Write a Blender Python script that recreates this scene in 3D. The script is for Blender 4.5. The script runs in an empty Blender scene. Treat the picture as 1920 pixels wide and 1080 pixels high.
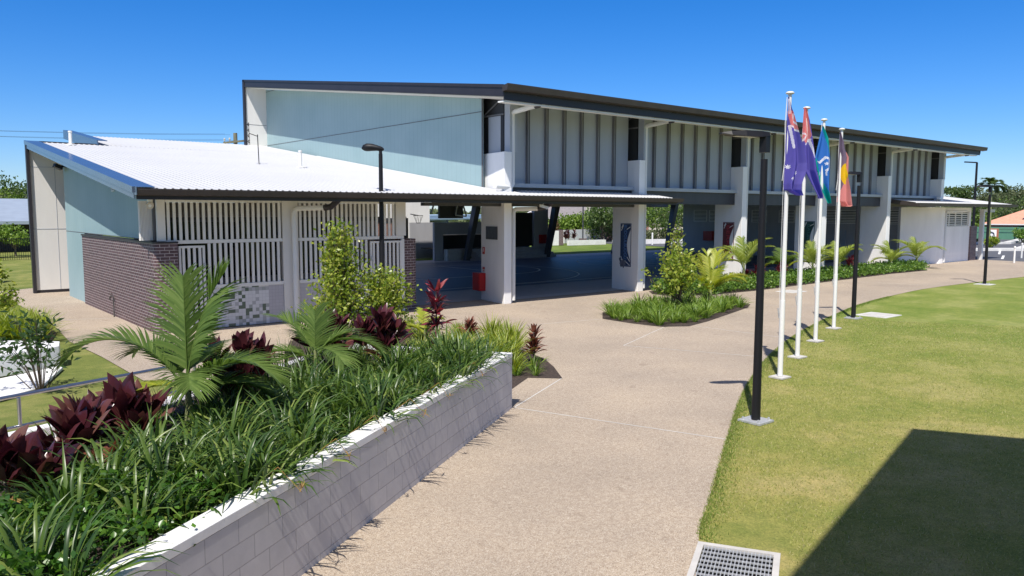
import bpy, math, random
import numpy as np
from mathutils import Vector, Matrix
R = math.radians
rnd = random.Random(7)
S = bpy.context.scene
COL = S.collection

# ------------------------------------------------------------ camera, sky, sun, exposure
cam = bpy.data.cameras.new('camera'); camo = bpy.data.objects.new('camera', cam); COL.objects.link(camo)
cam.sensor_width = 36.0; cam.lens = 1474.118 / 1920 * 36.0; cam.clip_end = 3000; cam.clip_start = 0.05
YAW, PITCH, ROLL = R(50.6734), R(5.58015), R(0.118726)
fw = Vector((math.cos(YAW)*math.cos(PITCH), math.sin(YAW)*math.cos(PITCH), -math.sin(PITCH)))
rt = Vector((math.sin(YAW), -math.cos(YAW), 0)); up = rt.cross(fw)
c_, s_ = math.cos(ROLL), math.sin(ROLL)
rt2 = c_*rt + s_*up; up2 = -s_*rt + c_*up
camo.matrix_world = Matrix(((rt2.x, up2.x, -fw.x, 0), (rt2.y, up2.y, -fw.y, 0), (rt2.z, up2.z, -fw.z, 3.3), (0, 0, 0, 1)))
S.camera = camo
W = bpy.data.worlds.new("World"); S.world = W; W.use_nodes = True
SUN_AZ = R(37.5 + 180); SUN_EL = R(56)
nt = W.node_tree
sky = nt.nodes.new('ShaderNodeTexSky'); sky.sky_type = 'NISHITA'; sky.sun_disc = False
sky.sun_elevation = SUN_EL; sky.sun_rotation = math.atan2(math.cos(SUN_AZ), math.sin(SUN_AZ))
sky.air_density = 1.0; sky.dust_density = 0.1; sky.ozone_density = 2.0; sky.altitude = 50
bg = nt.nodes['Background']; hsv = nt.nodes.new('ShaderNodeHueSaturation'); hsv.inputs['Saturation'].default_value = 1.22
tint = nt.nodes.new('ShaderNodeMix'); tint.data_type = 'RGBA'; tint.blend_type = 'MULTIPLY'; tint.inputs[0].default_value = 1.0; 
# deep blue low down as photographed, overhead milky tint added for neutral fill light
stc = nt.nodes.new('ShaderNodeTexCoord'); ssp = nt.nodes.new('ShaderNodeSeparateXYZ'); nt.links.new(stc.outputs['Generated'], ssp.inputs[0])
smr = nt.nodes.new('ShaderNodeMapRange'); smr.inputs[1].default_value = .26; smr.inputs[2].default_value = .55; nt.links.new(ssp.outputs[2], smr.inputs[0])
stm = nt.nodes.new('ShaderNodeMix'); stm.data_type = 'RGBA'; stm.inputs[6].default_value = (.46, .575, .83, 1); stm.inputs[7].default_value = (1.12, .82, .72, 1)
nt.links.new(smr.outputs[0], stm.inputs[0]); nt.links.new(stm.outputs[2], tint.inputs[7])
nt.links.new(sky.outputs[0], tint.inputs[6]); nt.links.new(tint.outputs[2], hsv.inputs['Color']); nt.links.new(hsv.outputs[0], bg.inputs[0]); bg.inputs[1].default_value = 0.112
sl = bpy.data.lights.new('sun', 'SUN'); sl.energy = 3.95; sl.angle = R(0.5); sl.color = (1.0, 0.95, 0.88)
so = bpy.data.objects.new('sun', sl); COL.objects.link(so)
sd = Vector((math.cos(SUN_AZ)*math.cos(SUN_EL), math.sin(SUN_AZ)*math.cos(SUN_EL), math.sin(SUN_EL)))
so.rotation_euler = sd.to_track_quat('Z', 'Y').to_euler(); so.location = (0, 0, 40)
S.view_settings.view_transform = 'Standard'; S.view_settings.look = 'None'; S.view_settings.gamma = 1.0
S.view_settings.exposure = 0.6

S.cycles.max_bounces = 12; S.cycles.diffuse_bounces = 6
# ------------------------------------------------------------ helpers
def tag(o, label=None, cat=None, group=None, kind=None):
    if label: o['label'] = label
    if cat: o['category'] = cat
    if group: o['group'] = group
    if kind: o['kind'] = kind
    return o
def thing(name, label, cat, loc=(0, 0, 0), group=None, rz=0):
    o = bpy.data.objects.new(name, None); COL.objects.link(o); o.location = loc; o.rotation_euler = (0, 0, rz)
    o.empty_display_size = 0.2
    return tag(o, label, cat, group)
def kids(o): return [c for c in bpy.data.objects if c.parent == o]
def copy_tree(o, parent=None, **kw):
    c = o.copy(); COL.objects.link(c); c.parent = parent
    for ch in kids(o):
        if ch is not c: copy_tree(ch, c)
    return c
def rootloc(p):
    v = Vector((0, 0, 0))
    while p is not None:
        v += p.location; p = p.parent
    return v
class MB:
    def __init__(s): s.v = []; s.f = []; s.m = []; s.cm = 0
    def add(s, vs, fs):
        n = len(s.v); s.v.extend(vs); s.f.extend([tuple(i+n for i in f) for f in fs]); s.m.extend([s.cm]*len(fs)); return s
    def box(s, x0, y0, z0, x1, y1, z1):
        if x0 > x1: x0, x1 = x1, x0
        if y0 > y1: y0, y1 = y1, y0
        if z0 > z1: z0, z1 = z1, z0
        return s.prism([(x0, y0), (x1, y0), (x1, y1), (x0, y1)], z0, z1)
    def prism(s, poly, z0, z1):
        a = sum(poly[i][0]*poly[(i+1) % len(poly)][1]-poly[(i+1) % len(poly)][0]*poly[i][1] for i in range(len(poly)))
        if a < 0: poly = poly[::-1]
        n = len(poly)
        f0 = z0 if callable(z0) else (lambda x, y: z0); f1 = z1 if callable(z1) else (lambda x, y: z1)
        vs = [(x, y, f0(x, y)) for x, y in poly]+[(x, y, f1(x, y)) for x, y in poly]
        fs = [tuple(range(n-1, -1, -1)), tuple(range(n, 2*n))]+[(i, (i+1) % n, n+(i+1) % n, n+i) for i in range(n)]
        return s.add(vs, fs)
    def hexa(s, b, t):   # 4 bottom points, 4 top points (3d)
        return s.add(list(b)+list(t), [(3, 2, 1, 0), (4, 5, 6, 7), (0, 1, 5, 4), (1, 2, 6, 5), (2, 3, 7, 6), (3, 0, 4, 7)])
    def bar(s, p, q, w, h=None, upv=(0, 0, 1)):
        h = h or w; p = Vector(p); q = Vector(q); d = (q-p).normalized(); u = Vector(upv)
        if abs(d.dot(u)) > .95: u = Vector((1, 0, 0))
        a = d.cross(u).normalized()*w/2; b = a.cross(d).normalized()*h/2
        c = [p-a-b, p+a-b, p+a+b, p-a+b]; e = [x+(q-p) for x in c]
        return s.add([tuple(x) for x in c+e], [(0, 1, 2, 3), (7, 6, 5, 4), (0, 4, 5, 1), (1, 5, 6, 2), (2, 6, 7, 3), (3, 7, 4, 0)])
    def tube(s, pts, r, n=10, cap=True):
        pts = [Vector(p) for p in pts]; rs = r if isinstance(r, (list, tuple)) else [r]*len(pts)
        vs = []; prev = None
        for i, p in enumerate(pts):
            d = (pts[min(i+1, len(pts)-1)]-pts[max(i-1, 0)]).normalized()
            if prev is None: a = d.cross(Vector((0, 0, 1)) if abs(d.z) < .9 else Vector((1, 0, 0))).normalized()
            else:
                a = (prev-d*prev.dot(d)).normalized()
            prev = a; b = d.cross(a)
            for k in range(n):
                t = 2*math.pi*k/n; vs.append(tuple(p+(a*math.cos(t)+b*math.sin(t))*rs[i]))
        fs = []
        for i in range(len(pts)-1):
            for k in range(n):
                fs.append((i*n+k, i*n+(k+1) % n, (i+1)*n+(k+1) % n, (i+1)*n+k))
        if cap:
            m_ = len(vs); vs += vs[:n]+vs[(len(pts)-1)*n:len(pts)*n]
            fs.append(tuple(range(m_+n-1, m_-1, -1))); fs.append(tuple(range(m_+n, m_+2*n)))
        return s.add(vs, fs)
    def lathe(s, prof, c=(0, 0, 0), n=20):
        vs = []; fs = []
        for r, z in prof:
            for k in range(n):
                t = 2*math.pi*k/n; vs.append((c[0]+r*math.cos(t), c[1]+r*math.sin(t), c[2]+z))
        for i in range(len(prof)-1):
            for k in range(n): fs.append((i*n+k, i*n+(k+1) % n, (i+1)*n+(k+1) % n, (i+1)*n+k))
        fs.append(tuple(range(n-1, -1, -1))); fs.append(tuple(range((len(prof)-1)*n, len(prof)*n)))
        return s.add(vs, fs)
    def build(s, name, mat, parent=None, smooth=False, uv=True, bevel=0):
        off = rootloc(parent)
        me = bpy.data.meshes.new(name)
        V = np.array(s.v, dtype=np.float64)-np.array(off)
        me.from_pydata(V.tolist(), [], s.f); me.update()
        mats = mat if isinstance(mat, (list, tuple)) else [mat]
        for m in mats: me.materials.append(m)
        if len(mats) > 1: me.polygons.foreach_set('material_index', s.m)
        if smooth: me.polygons.foreach_set('use_smooth', [True]*len(me.polygons))
        if uv:
            ul = me.uv_layers.new(name='uv')
            li = np.zeros(len(me.loops), dtype=np.int32); me.loops.foreach_get('vertex_index', li)
            nf = len(me.polygons); nr = np.zeros(nf*3); me.polygons.foreach_get('normal', nr); nr = np.abs(nr.reshape(-1, 3))
            lt = np.zeros(nf, dtype=np.int32); me.polygons.foreach_get('loop_total', lt)
            ax = np.repeat(np.argmax(nr+np.array([0, 0, .2]), axis=1), lt)
            P = (V+np.array(off))[li]
            U = np.where(ax == 0, P[:, 1], P[:, 0]); Vv = np.where(ax == 2, P[:, 1], P[:, 2])
            ul.data.foreach_set('uv', np.stack([U, Vv], 1).ravel())
        o = bpy.data.objects.new(name, me); COL.objects.link(o); o.parent = parent
        if bevel:
            b = o.modifiers.new('bevel', 'BEVEL'); b.width = bevel; b.segments = 2; b.limit_method = 'ANGLE'
        return o
# ------------------------------------------------------------ materials
def newmat(name):
    m = bpy.data.materials.new(name); m.use_nodes = True; n = m.node_tree
    return m, n, n.nodes['Principled BSDF'], (lambda a, b: n.links.new(a, b))
def nd(n, t, **kw):
    x = n.nodes.new(t)
    for k, v in kw.items():
        if k.startswith('i_'): x.inputs[k[2:].replace('_', ' ')].default_value = v
        else: setattr(x, k, v)
    return x
def coords(n, kind='Object', scale=(1, 1, 1)):
    if kind == 'World':
        g = nd(n, 'ShaderNodeNewGeometry'); out = g.outputs['Position']
    else:
        g = nd(n, 'ShaderNodeTexCoord'); out = g.outputs[kind]
    mp = nd(n, 'ShaderNodeMapping'); mp.inputs['Scale'].default_value = scale
    n.links.new(out, mp.inputs[0]); return mp.outputs[0]
def ramp(n, stops, interp='LINEAR'):
    r = nd(n, 'ShaderNodeValToRGB'); e = r.color_ramp.elements; r.color_ramp.interpolation = interp
    while len(e) < len(stops): e.new(.5)
    for i, (p, c) in enumerate(stops):
        e[i].position = p; e[i].color = (*c, 1) if len(c) == 3 else c
    return r
def mix(n, a, b, fac, mode='MIX'):
    x = nd(n, 'ShaderNodeMix', data_type='RGBA', blend_type=mode)
    for sock, v in ((x.inputs[6], a), (x.inputs[7], b), (x.inputs[0], fac)):
        if hasattr(v, 'type') and hasattr(v, 'links'): n.links.new(v, sock)
        else: sock.default_value = (*v, 1) if isinstance(v, tuple) and len(v) == 3 else v
    return x.outputs[2]
def bump(n, h, strength, dist, p):
    b = nd(n, 'ShaderNodeBump'); b.inputs['Strength'].default_value = strength; b.inputs['Distance'].default_value = dist
    n.links.new(h, b.inputs['Height']); n.links.new(b.outputs[0], p.inputs['Normal']); return b
def paint(name, col, rough=.5, var=.06, scale=2.0, metal=0, bmp=0.0, bscale=120, streak=True, spec=.5):
    m, n, p, L = newmat(name)
    v = coords(n, 'World', (scale, scale, scale*(.25 if streak else 1)))
    t = nd(n, 'ShaderNodeTexNoise', i_Scale=1.0, i_Detail=6.0, i_Roughness=.65); L(v, t.inputs[0])
    lo = tuple(c*(1-var*2) for c in col); hi = tuple(min(1, c*(1+var)) for c in col)
    r = ramp(n, [(.3, lo), (.62, hi)]); L(t.outputs[0], r.inputs[0]); L(r.outputs[0], p.inputs['Base Color'])
    p.inputs['Roughness'].default_value = rough; p.inputs['Metallic'].default_value = metal
    p.inputs['Specular IOR Level'].default_value = spec
    if bmp:
        v2 = coords(n, 'World', (bscale,)*3); t2 = nd(n, 'ShaderNodeTexNoise', i_Scale=1.0, i_Detail=3.0); L(v2, t2.inputs[0])
        bump(n, t2.outputs[0], bmp, .004, p)
    return m
M = {}
M['white'] = paint('white_render', (.86, .85, .83), .75, .035, 1.2, bmp=.25, bscale=60)
M['whitemetal'] = paint('white_powdercoat', (.74, .735, .71), .45, .03, 1.5)
M['whitepanel'] = paint('white_cladding', (.72, .70, .66), .55, .03, .8)
M['greypanel'] = paint('grey_panel', (.37, .40, .445), .5, .04, .9)
M['fin'] = paint('bronze_fin', (.12, .12, .125), .5, .08, 3)
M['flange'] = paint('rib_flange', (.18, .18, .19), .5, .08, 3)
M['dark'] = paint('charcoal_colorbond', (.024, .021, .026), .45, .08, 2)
M['darkwarm'] = paint('brown_charcoal_gutter', (.042, .033, .029), .5, .1, 2)
M['black'] = paint('black_paint', (.010, .010, .012), .5, .1, 3, spec=.3)
M['steel'] = paint('dark_steel', (.05, .049, .058), .45, .1, 3)
M['bluefascia'] = paint('silver_blue_flashing', (.17, .21, .27), .22, .05, 1, metal=.75)
M['stain'] = paint('brushed_steel', (.55, .55, .56), .28, .05, 8, metal=1)
M['galv'] = paint('galvanised_steel', (.50, .51, .52), .5, .1, 20, metal=.35)
M['red'] = paint('red_paint', (.42, .012, .014), .35, .05, 3)
M['bronze'] = paint('dull_bronze', (.10, .095, .09), .5, .2, 20, metal=.4)
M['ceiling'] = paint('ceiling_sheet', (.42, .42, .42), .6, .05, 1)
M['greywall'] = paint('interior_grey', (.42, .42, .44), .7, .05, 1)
M['flash'] = paint('sill_flashing', (.42, .45, .48), .4, .05, 1)
M['concrete'] = paint('pale_concrete', (.52, .50, .47), .85, .08, 3, bmp=.4, bscale=80, streak=False)
M['kerb'] = paint('kerb_concrete', (.62, .61, .58), .85, .08, 2, bmp=.3, streak=False)
M['wood'] = paint('weathered_timber', (.2, .19, .13), .85, .2, 4)
M['trunk'] = paint('bark', (.16, .125, .09), .9, .25, 12, bmp=.5, bscale=40)
M['palmtrunk'] = paint('palm_stem', (.20, .22, .09), .6, .25, 14)
M['stem'] = paint('brown_stem', (.09, .065, .045), .8, .2, 14)
M['roofw'] = paint('white_roof_steel', (.53, .535, .54), .5, .02, .5)
M['lightblue'] = paint('pale_blue_roof', (.45, .56, .66), .35, .04, .5)
M['bluegrey'] = paint('bluegrey_roof', (.33, .38, .44), .4, .06, 1)
M['orangeroof'] = paint('terracotta_roof', (.62, .30, .20), .8, .08, 3)
M['greyroof'] = paint('grey_tile_roof', (.22, .20, .20), .85, .1, 3)
M['greenmetal'] = paint('green_sheet_fence', (.085, .22, .14), .5, .08, 2)
M['solar'] = paint('solar_glass', (.012, .016, .04), .15, .1, 3)
M['cream'] = paint('cream_render', (.55, .5, .42), .7, .06, 2)
M['signwhite'] = paint('sign_white', (.8, .8, .8), .4, .02, 2)
M['glass'] = paint('dark_glass', (.012, .014, .018), .08, .1, 1)
M['screen'] = paint('dark_mesh_screen', (.020, .019, .020), .5, .1, 2)
M['orange'] = paint('terracotta_pot', (.5, .17, .08), .8, .1, 3)
M['roadline'] = paint('road_paint', (.75, .75, .73), .7, .06, 2, streak=False)

# blue board cladding with vertical grooves
m, n, p, L = newmat('pale_teal_boards')
v = coords(n, 'World'); sp = nd(n, 'ShaderNodeSeparateXYZ'); L(v, sp.inputs[0])
w = nd(n, 'ShaderNodeMath', operation='MULTIPLY'); w.inputs[1].default_value = 1/.3; L(sp.outputs[1], w.inputs[0])
fr = nd(n, 'ShaderNodeMath', operation='FRACT'); L(w.outputs[0], fr.inputs[0])
gr = ramp(n, [(0, (.72, .72, .72)), (.035, (1, 1, 1)), (.965, (1, 1, 1)), (1, (.72, .72, .72))]); L(fr.outputs[0], gr.inputs[0])
t = nd(n, 'ShaderNodeTexNoise', i_Scale=.7, i_Detail=5.0); L(v, t.inputs[0])
r = ramp(n, [(.3, (.275, .40, .42)), (.7, (.315, .44, .46))]); L(t.outputs[0], r.inputs[0])
L(mix(n, r.outputs[0], gr.outputs[0], 1.0, 'MULTIPLY'), p.inputs['Base Color']); p.inputs['Roughness'].default_value = .5
bump(n, gr.outputs[0], .4, .006, p); M['teal'] = m

def brick(name, c1, c2, mortar, w=.24, h=.086):
    m, n, p, L = newmat(name)
    v = coords(n, 'UV'); b = nd(n, 'ShaderNodeTexBrick')
    b.offset = .5
    b.inputs['Color1'].default_value = (*c1, 1); b.inputs['Color2'].default_value = (*c2, 1); b.inputs['Mortar'].default_value = (*mortar, 1)
    b.inputs['Scale'].default_value = 1.0; b.inputs['Brick Width'].default_value = w; b.inputs['Row Height'].default_value = h
    b.inputs['Mortar Size'].default_value = .0085; b.inputs['Mortar Smooth'].default_value = .1; b.inputs['Bias'].default_value = -.1
    L(v, b.inputs[0])
    t = nd(n, 'ShaderNodeTexNoise', i_Scale=9.0, i_Detail=5.0); L(v, t.inputs[0])
    r = ramp(n, [(.3, (.72, .72, .72)), (.7, (1.15, 1.12, 1.1))]); L(t.outputs[0], r.inputs[0])
    L(mix(n, b.outputs[0], r.outputs[0], .8, 'MULTIPLY'), p.inputs['Base Color']); p.inputs['Roughness'].default_value = .6
    inv = nd(n, 'ShaderNodeMath', operation='SUBTRACT'); inv.inputs[0].default_value = 1; L(b.outputs[1], inv.inputs[1])
    bump(n, inv.outputs[0], .7, .008, p); return m
M['brick'] = brick('plum_brick', (.080, .045, .050), (.135, .078, .082), (.44, .385, .385))
M['redbrick'] = brick('red_brick', (.24, .09, .06), (.32, .14, .1), (.4, .33, .3))

# painted block wall
m, n, p, L = newmat('painted_blockwork')
tc = nd(n, 'ShaderNodeTexCoord'); b = nd(n, 'ShaderNodeTexBrick'); b.offset = .5
L(tc.outputs['UV'], b.inputs[0])
b.inputs['Color1'].default_value = (.50, .485, .50, 1); b.inputs['Color2'].default_value = (.57, .55, .555, 1); b.inputs['Mortar'].default_value = (.36, .345, .36, 1)
b.inputs['Scale'].default_value = 1; b.inputs['Brick Width'].default_value = .4; b.inputs['Row Height'].default_value = .2
b.inputs['Mortar Size'].default_value = .005; b.inputs['Mortar Smooth'].default_value = .3
t = nd(n, 'ShaderNodeTexNoise', i_Scale=2.5, i_Detail=7.0, i_Roughness=.7); L(tc.outputs['UV'], t.inputs[0])
r = ramp(n, [(.3, (.86, .86, .87)), (.65, (1.06, 1.05, 1.04))]); L(t.outputs[0], r.inputs[0])
L(mix(n, b.outputs[0], r.outputs[0], .9, 'MULTIPLY'), p.inputs['Base Color']); p.inputs['Roughness'].default_value = .7
inv = nd(n, 'ShaderNodeMath', operation='SUBTRACT'); inv.inputs[0].default_value = 1; L(b.outputs[1], inv.inputs[1])
bump(n, inv.outputs[0], .6, .006, p); M['block'] = m
M['cap'] = paint('white_capping', (.78, .77, .76), .6, .06, 3, bmp=.2, streak=False)

# mosaic tiles
m, n, p, L = newmat('mosaic_wall_tiles')
tc = nd(n, 'ShaderNodeTexCoord'); mp = nd(n, 'ShaderNodeMapping'); mp.inputs['Scale'].default_value = (10, 10, 10); L(tc.outputs['UV'], mp.inputs[0])
fl = nd(n, 'ShaderNodeVectorMath', operation='FLOOR'); L(mp.outputs[0], fl.inputs[0])
wn = nd(n, 'ShaderNodeTexWhiteNoise', noise_dimensions='2D'); L(fl.outputs[0], wn.inputs[0])
r = ramp(n, [(0, (.66, .67, .69)), (.62, (.36, .39, .38)), (.74, (.44, .45, .47)), (.84, (.13, .17, .13)), (1, (.16, .2, .16))], 'CONSTANT'); L(wn.outputs[0], r.inputs[0])
sp = nd(n, 'ShaderNodeSeparateXYZ'); L(tc.outputs['UV'], sp.inputs[0])
# the random pattern fills part of the wall only
lt = nd(n, 'ShaderNodeMath', operation='LESS_THAN'); lt.inputs[1].default_value = 9.0; L(sp.outputs[0], lt.inputs[0])
c0 = mix(n, (.47, .46, .50), r.outputs[0], lt.outputs[0])
b = nd(n, 'ShaderNodeTexBrick'); b.offset = 0; L(tc.outputs['UV'], b.inputs[0])
b.inputs['Color1'].default_value = (1, 1, 1, 1); b.inputs['Color2'].default_value = (.95, .95, .95, 1); b.inputs['Mortar'].default_value = (.72, .72, .74, 1)
b.inputs['Scale'].default_value = 1; b.inputs['Brick Width'].default_value = .1; b.inputs['Row Height'].default_value = .1; b.inputs['Mortar Size'].default_value = .003
L(mix(n, c0, b.outputs[0], 1.0, 'MULTIPLY'), p.inputs['Base Color']); p.inputs['Roughness'].default_value = .25
M['mosaic'] = m

# exposed aggregate path
m, n, p, L = newmat('exposed_aggregate')
v = coords(n, 'World')
vo = nd(n, 'ShaderNodeTexVoronoi', i_Scale=130.0); L(v, vo.inputs[0])
sepc = nd(n, 'ShaderNodeSeparateColor'); L(vo.outputs['Color'], sepc.inputs[0])
r1 = ramp(n, [(0, (.20, .145, .105)), (.12, (.33, .255, .19)), (.45, (.42, .335, .255)), (.8, (.475, .39, .305)), (1, (.60, .53, .44))]); L(sepc.outputs[0], r1.inputs[0])
t1 = nd(n, 'ShaderNodeTexNoise', i_Scale=.35, i_Detail=6.0, i_Roughness=.6); L(v, t1.inputs[0])
r2 = ramp(n, [(.3, (.84, .83, .83)), (.52, (1.0, .98, .96)), (.7, (1.12, 1.09, 1.04))]); L(t1.outputs[0], r2.inputs[0])
t3 = nd(n, 'ShaderNodeTexNoise', i_Scale=16.0, i_Detail=4.0, i_Roughness=.8); L(v, t3.inputs[0])
r3 = ramp(n, [(.33, (.84, .82, .82)), (.66, (1.1, 1.1, 1.1))]); L(t3.outputs[0], r3.inputs[0])
t5 = nd(n, 'ShaderNodeTexNoise', i_Scale=2.3, i_Detail=2.0); L(v, t5.inputs[0])
sp_ = ramp(n, [(.24, (.80, .78, .77)), (.33, (1, 1, 1)), (.70, (1, 1, 1)), (.80, (1.07, 1.07, 1.06))]); L(t5.outputs[0], sp_.inputs[0])
c1 = mix(n, r1.outputs[0], r2.outputs[0], 1.0, 'MULTIPLY'); c2 = mix(n, c1, r3.outputs[0], 1.0, 'MULTIPLY')
L(mix(n, mix(n, c2, (.94, .975, .985), 1.0, 'MULTIPLY'), sp_.outputs[0], 1.0, 'MULTIPLY'), p.inputs['Base Color']); p.inputs['Roughness'].default_value = .85
bump(n, vo.outputs['Distance'], .5, .004, p); M['agg'] = m

# lawn
def grassmat(name, a, b2, dry, sc=1.0):
    m, n, p, L = newmat(name)
    v = coords(n, 'World')
    t = nd(n, 'ShaderNodeTexNoise', i_Scale=.55*sc, i_Detail=5.0, i_Roughness=.6); L(v, t.inputs[0])
    r = ramp(n, [(.35, a), (.5, b2), (.63, dry)]); L(t.outputs[0], r.inputs[0])
    t2 = nd(n, 'ShaderNodeTexNoise', i_Scale=45.0, i_Detail=4.0, i_Roughness=.8); L(v, t2.inputs[0])
    r2 = ramp(n, [(.3, (.6, .62, .6)), (.7, (1.35, 1.3, 1.25))]); L(t2.outputs[0], r2.inputs[0])
    t3 = nd(n, 'ShaderNodeTexNoise', i_Scale=4.0, i_Detail=5.0, i_Roughness=.75); L(v, t3.inputs[0])
    r3 = ramp(n, [(.33, (.78, .85, .8)), (.66, (1.15, 1.1, 1.1))]); L(t3.outputs[0], r3.inputs[0])
    sx = nd(n, 'ShaderNodeSeparateXYZ'); L(v, sx.inputs[0]); mr = nd(n, 'ShaderNodeMapRange'); mr.inputs[1].default_value = 9; mr.inputs[2].default_value = 24; L(sx.outputs[0], mr.inputs[0])
    base_ = mix(n, r.outputs[0], mix(n, r.outputs[0], (.68, .86, .68), 1.0, 'MULTIPLY'), mr.outputs[0])
    L(mix(n, mix(n, base_, r2.outputs[0], 1.0, 'MULTIPLY'), r3.outputs[0], 1.0, 'MULTIPLY'), p.inputs['Base Color'])
    p.inputs['Roughness'].default_value = .9; p.inputs['Specular IOR Level'].default_value = .1
    bump(n, t2.outputs[0], .8, .03, p); return m
M['grassg'] = grassmat('green_lawn', (.14, .18, .05), (.20, .23, .065), (.28, .28, .10))
M['grass'] = grassmat('lawn_soil_grass', (.26, .28, .075), (.33, .315, .10), (.43, .37, .155))
M['asphalt'] = paint('asphalt', (.095, .098, .11), .9, .1, 3, bmp=.4, streak=False)
M['mulch'] = paint('bark_mulch', (.055, .038, .030), .95, .45, 22, bmp=1.0, bscale=45, streak=False)
m, n, p, L = newmat('blue_acrylic_court')
v = coords(n, 'World'); t = nd(n, 'ShaderNodeTexNoise', i_Scale=14.0, i_Detail=8.0, i_Roughness=.8); L(v, t.inputs[0])
r = ramp(n, [(.3, (.030, .050, .100)), (.7, (.052, .080, .145))]); L(t.outputs[0], r.inputs[0]); L(r.outputs[0], p.inputs['Base Color']); p.inputs['Roughness'].default_value = .5
M['court'] = m
M['greyfloor'] = paint('grey_concrete_floor', (.36, .355, .37), .6, .06, 3, streak=False)
M['apron'] = paint('pale_floor_strip', (.45, .45, .45), .6, .06, 3, streak=False)

def leafmat(name, cols, rough=.4, trans=.35, tcol=None, spec=.5):
    m, n, p, L = newmat(name)
    g = nd(n, 'ShaderNodeNewGeometry'); k = len(cols)
    r = ramp(n, [(i/(k-1) if k > 1 else 0, c) for i, c in enumerate(cols)]); L(g.outputs['Random Per Island'], r.inputs[0])
    L(r.outputs[0], p.inputs['Base Color']); p.inputs['Roughness'].default_value = rough; p.inputs['Specular IOR Level'].default_value = spec
    tr = nd(n, 'ShaderNodeBsdfTranslucent')
    hs = nd(n, 'ShaderNodeHueSaturation'); hs.inputs['Saturation'].default_value = 1.1; hs.inputs['Value'].default_value = 1.6; L(r.outputs[0], hs.inputs['Color']); L(hs.outputs[0], tr.inputs[0])
    ms = nd(n, 'ShaderNodeMixShader'); ms.inputs[0].default_value = trans
    L(p.outputs[0], ms.inputs[1]); L(tr.outputs[0], ms.inputs[2]); L(ms.outputs[0], n.nodes['Material Output'].inputs[0]); return m
M['liriope'] = leafmat('strap_leaf_green', [(.028, .066, .014), (.065, .125, .022), (.13, .20, .038), (.26, .32, .08)], .36)
M['liriopeb'] = leafmat('strap_leaf_fresh', [(.08, .15, .022), (.17, .27, .035), (.32, .42, .09)], .42)
M['dianella'] = leafmat('yellow_green_strap', [(.14, .20, .02), (.26, .32, .035), (.36, .38, .06)], .4)
M['carissa'] = leafmat('glossy_round_leaf', [(.03, .085, .015), (.065, .16, .02), (.13, .25, .035)], .32)
M['frond'] = leafmat('palm_leaflet', [(.075, .13, .028), (.12, .19, .04), (.18, .25, .065)], .48, spec=.3)
M['frondy'] = leafmat('yellow_palm_leaflet', [(.22, .28, .03), (.33, .37, .04), (.45, .44, .08)], .4)
M['frondm'] = leafmat('fresh_palm_leaflet', [(.19, .26, .04), (.28, .34, .06), (.38, .42, .12)], .4)
M['dry'] = leafmat('dry_leaf', [(.30, .18, .06), (.42, .27, .08), (.2, .11, .05)], .7)
M['cord'] = leafmat('maroon_cordyline', [(.030, .008, .012), (.060, .014, .020), (.11, .03, .034), (.16, .075, .055)], .25, .22)
M['cordr'] = leafmat('red_cordyline', [(.15, .02, .035), (.24, .035, .05), (.33, .07, .07)], .35, .3)
M['cordb'] = leafmat('bronze_cordyline', [(.10, .035, .028), (.18, .06, .04), (.27, .10, .06)], .4, .25)
M['shrub'] = leafmat('bright_shrub_leaf', [(.09, .15, .018), (.18, .26, .03), (.32, .38, .05), (.40, .42, .08)], .3)
M['shrubdark'] = leafmat('dark_shrub_leaf', [(.02, .05, .014), (.04, .085, .02), (.07, .12, .03)], .4)
M['cover'] = leafmat('ground_cover_leaf', [(.06, .13, .02), (.12, .22, .035), (.2, .31, .05)], .4)
M['tree1'] = leafmat('tree_leaf_green', [(.04, .075, .02), (.075, .125, .03), (.13, .19, .045)], .5)
M['tree2'] = leafmat('tree_leaf_olive', [(.085, .11, .05), (.12, .15, .065), (.17, .20, .085)], .6)
M['tree3'] = leafmat('tree_leaf_bright', [(.09, .16, .02), (.16, .26, .035), (.26, .36, .06)], .5)
M['tree4'] = leafmat('tree_leaf_bronze', [(.12, .07, .03), (.17, .11, .05), (.07, .09, .03)], .5)
M['turf'] = leafmat('grass_blade', [(.19, .24, .045), (.31, .33, .085), (.42, .39, .15), (.52, .45, .25)], .7, .3, spec=.15)

# ------------------------------------------------------------ ground
def sheet(name, poly, z, mat, thick=0.0, kind='structure', holes=None):
    mb = MB(); a = sum(poly[i][0]*poly[(i+1) % len(poly)][1]-poly[(i+1) % len(poly)][0]*poly[i][1] for i in range(len(poly)))
    if a < 0: poly = poly[::-1]
    mb.add([(x, y, z) for x, y in poly], [tuple(range(len(poly)))])
    return tag(mb.build(name, mat), kind=kind)
mb = MB(); mb.add([(-400, -300, -.02), (900, -300, -.02), (900, 900, -.02), (-400, 900, -.02)], [(0, 1, 2, 3)])
tag(mb.build('ground', M['grassg']), kind='structure')
def smooth_pts(P, n=6):
    out = []
    for i in range(len(P)-1):
        p0 = P[max(i-1, 0)]; p1 = P[i]; p2 = P[i+1]; p3 = P[min(i+2, len(P)-1)]
        for k in range(n):
            t = k/n
            out.append(tuple(.5*((2*p1[j])+(-p0[j]+p2[j])*t+(2*p0[j]-5*p1[j]+4*p2[j]-p3[j])*t*t+(-p0[j]+3*p1[j]-3*p2[j]+p3[j])*t**3) for j in (0, 1)))
    return out+[P[-1]]
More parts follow.
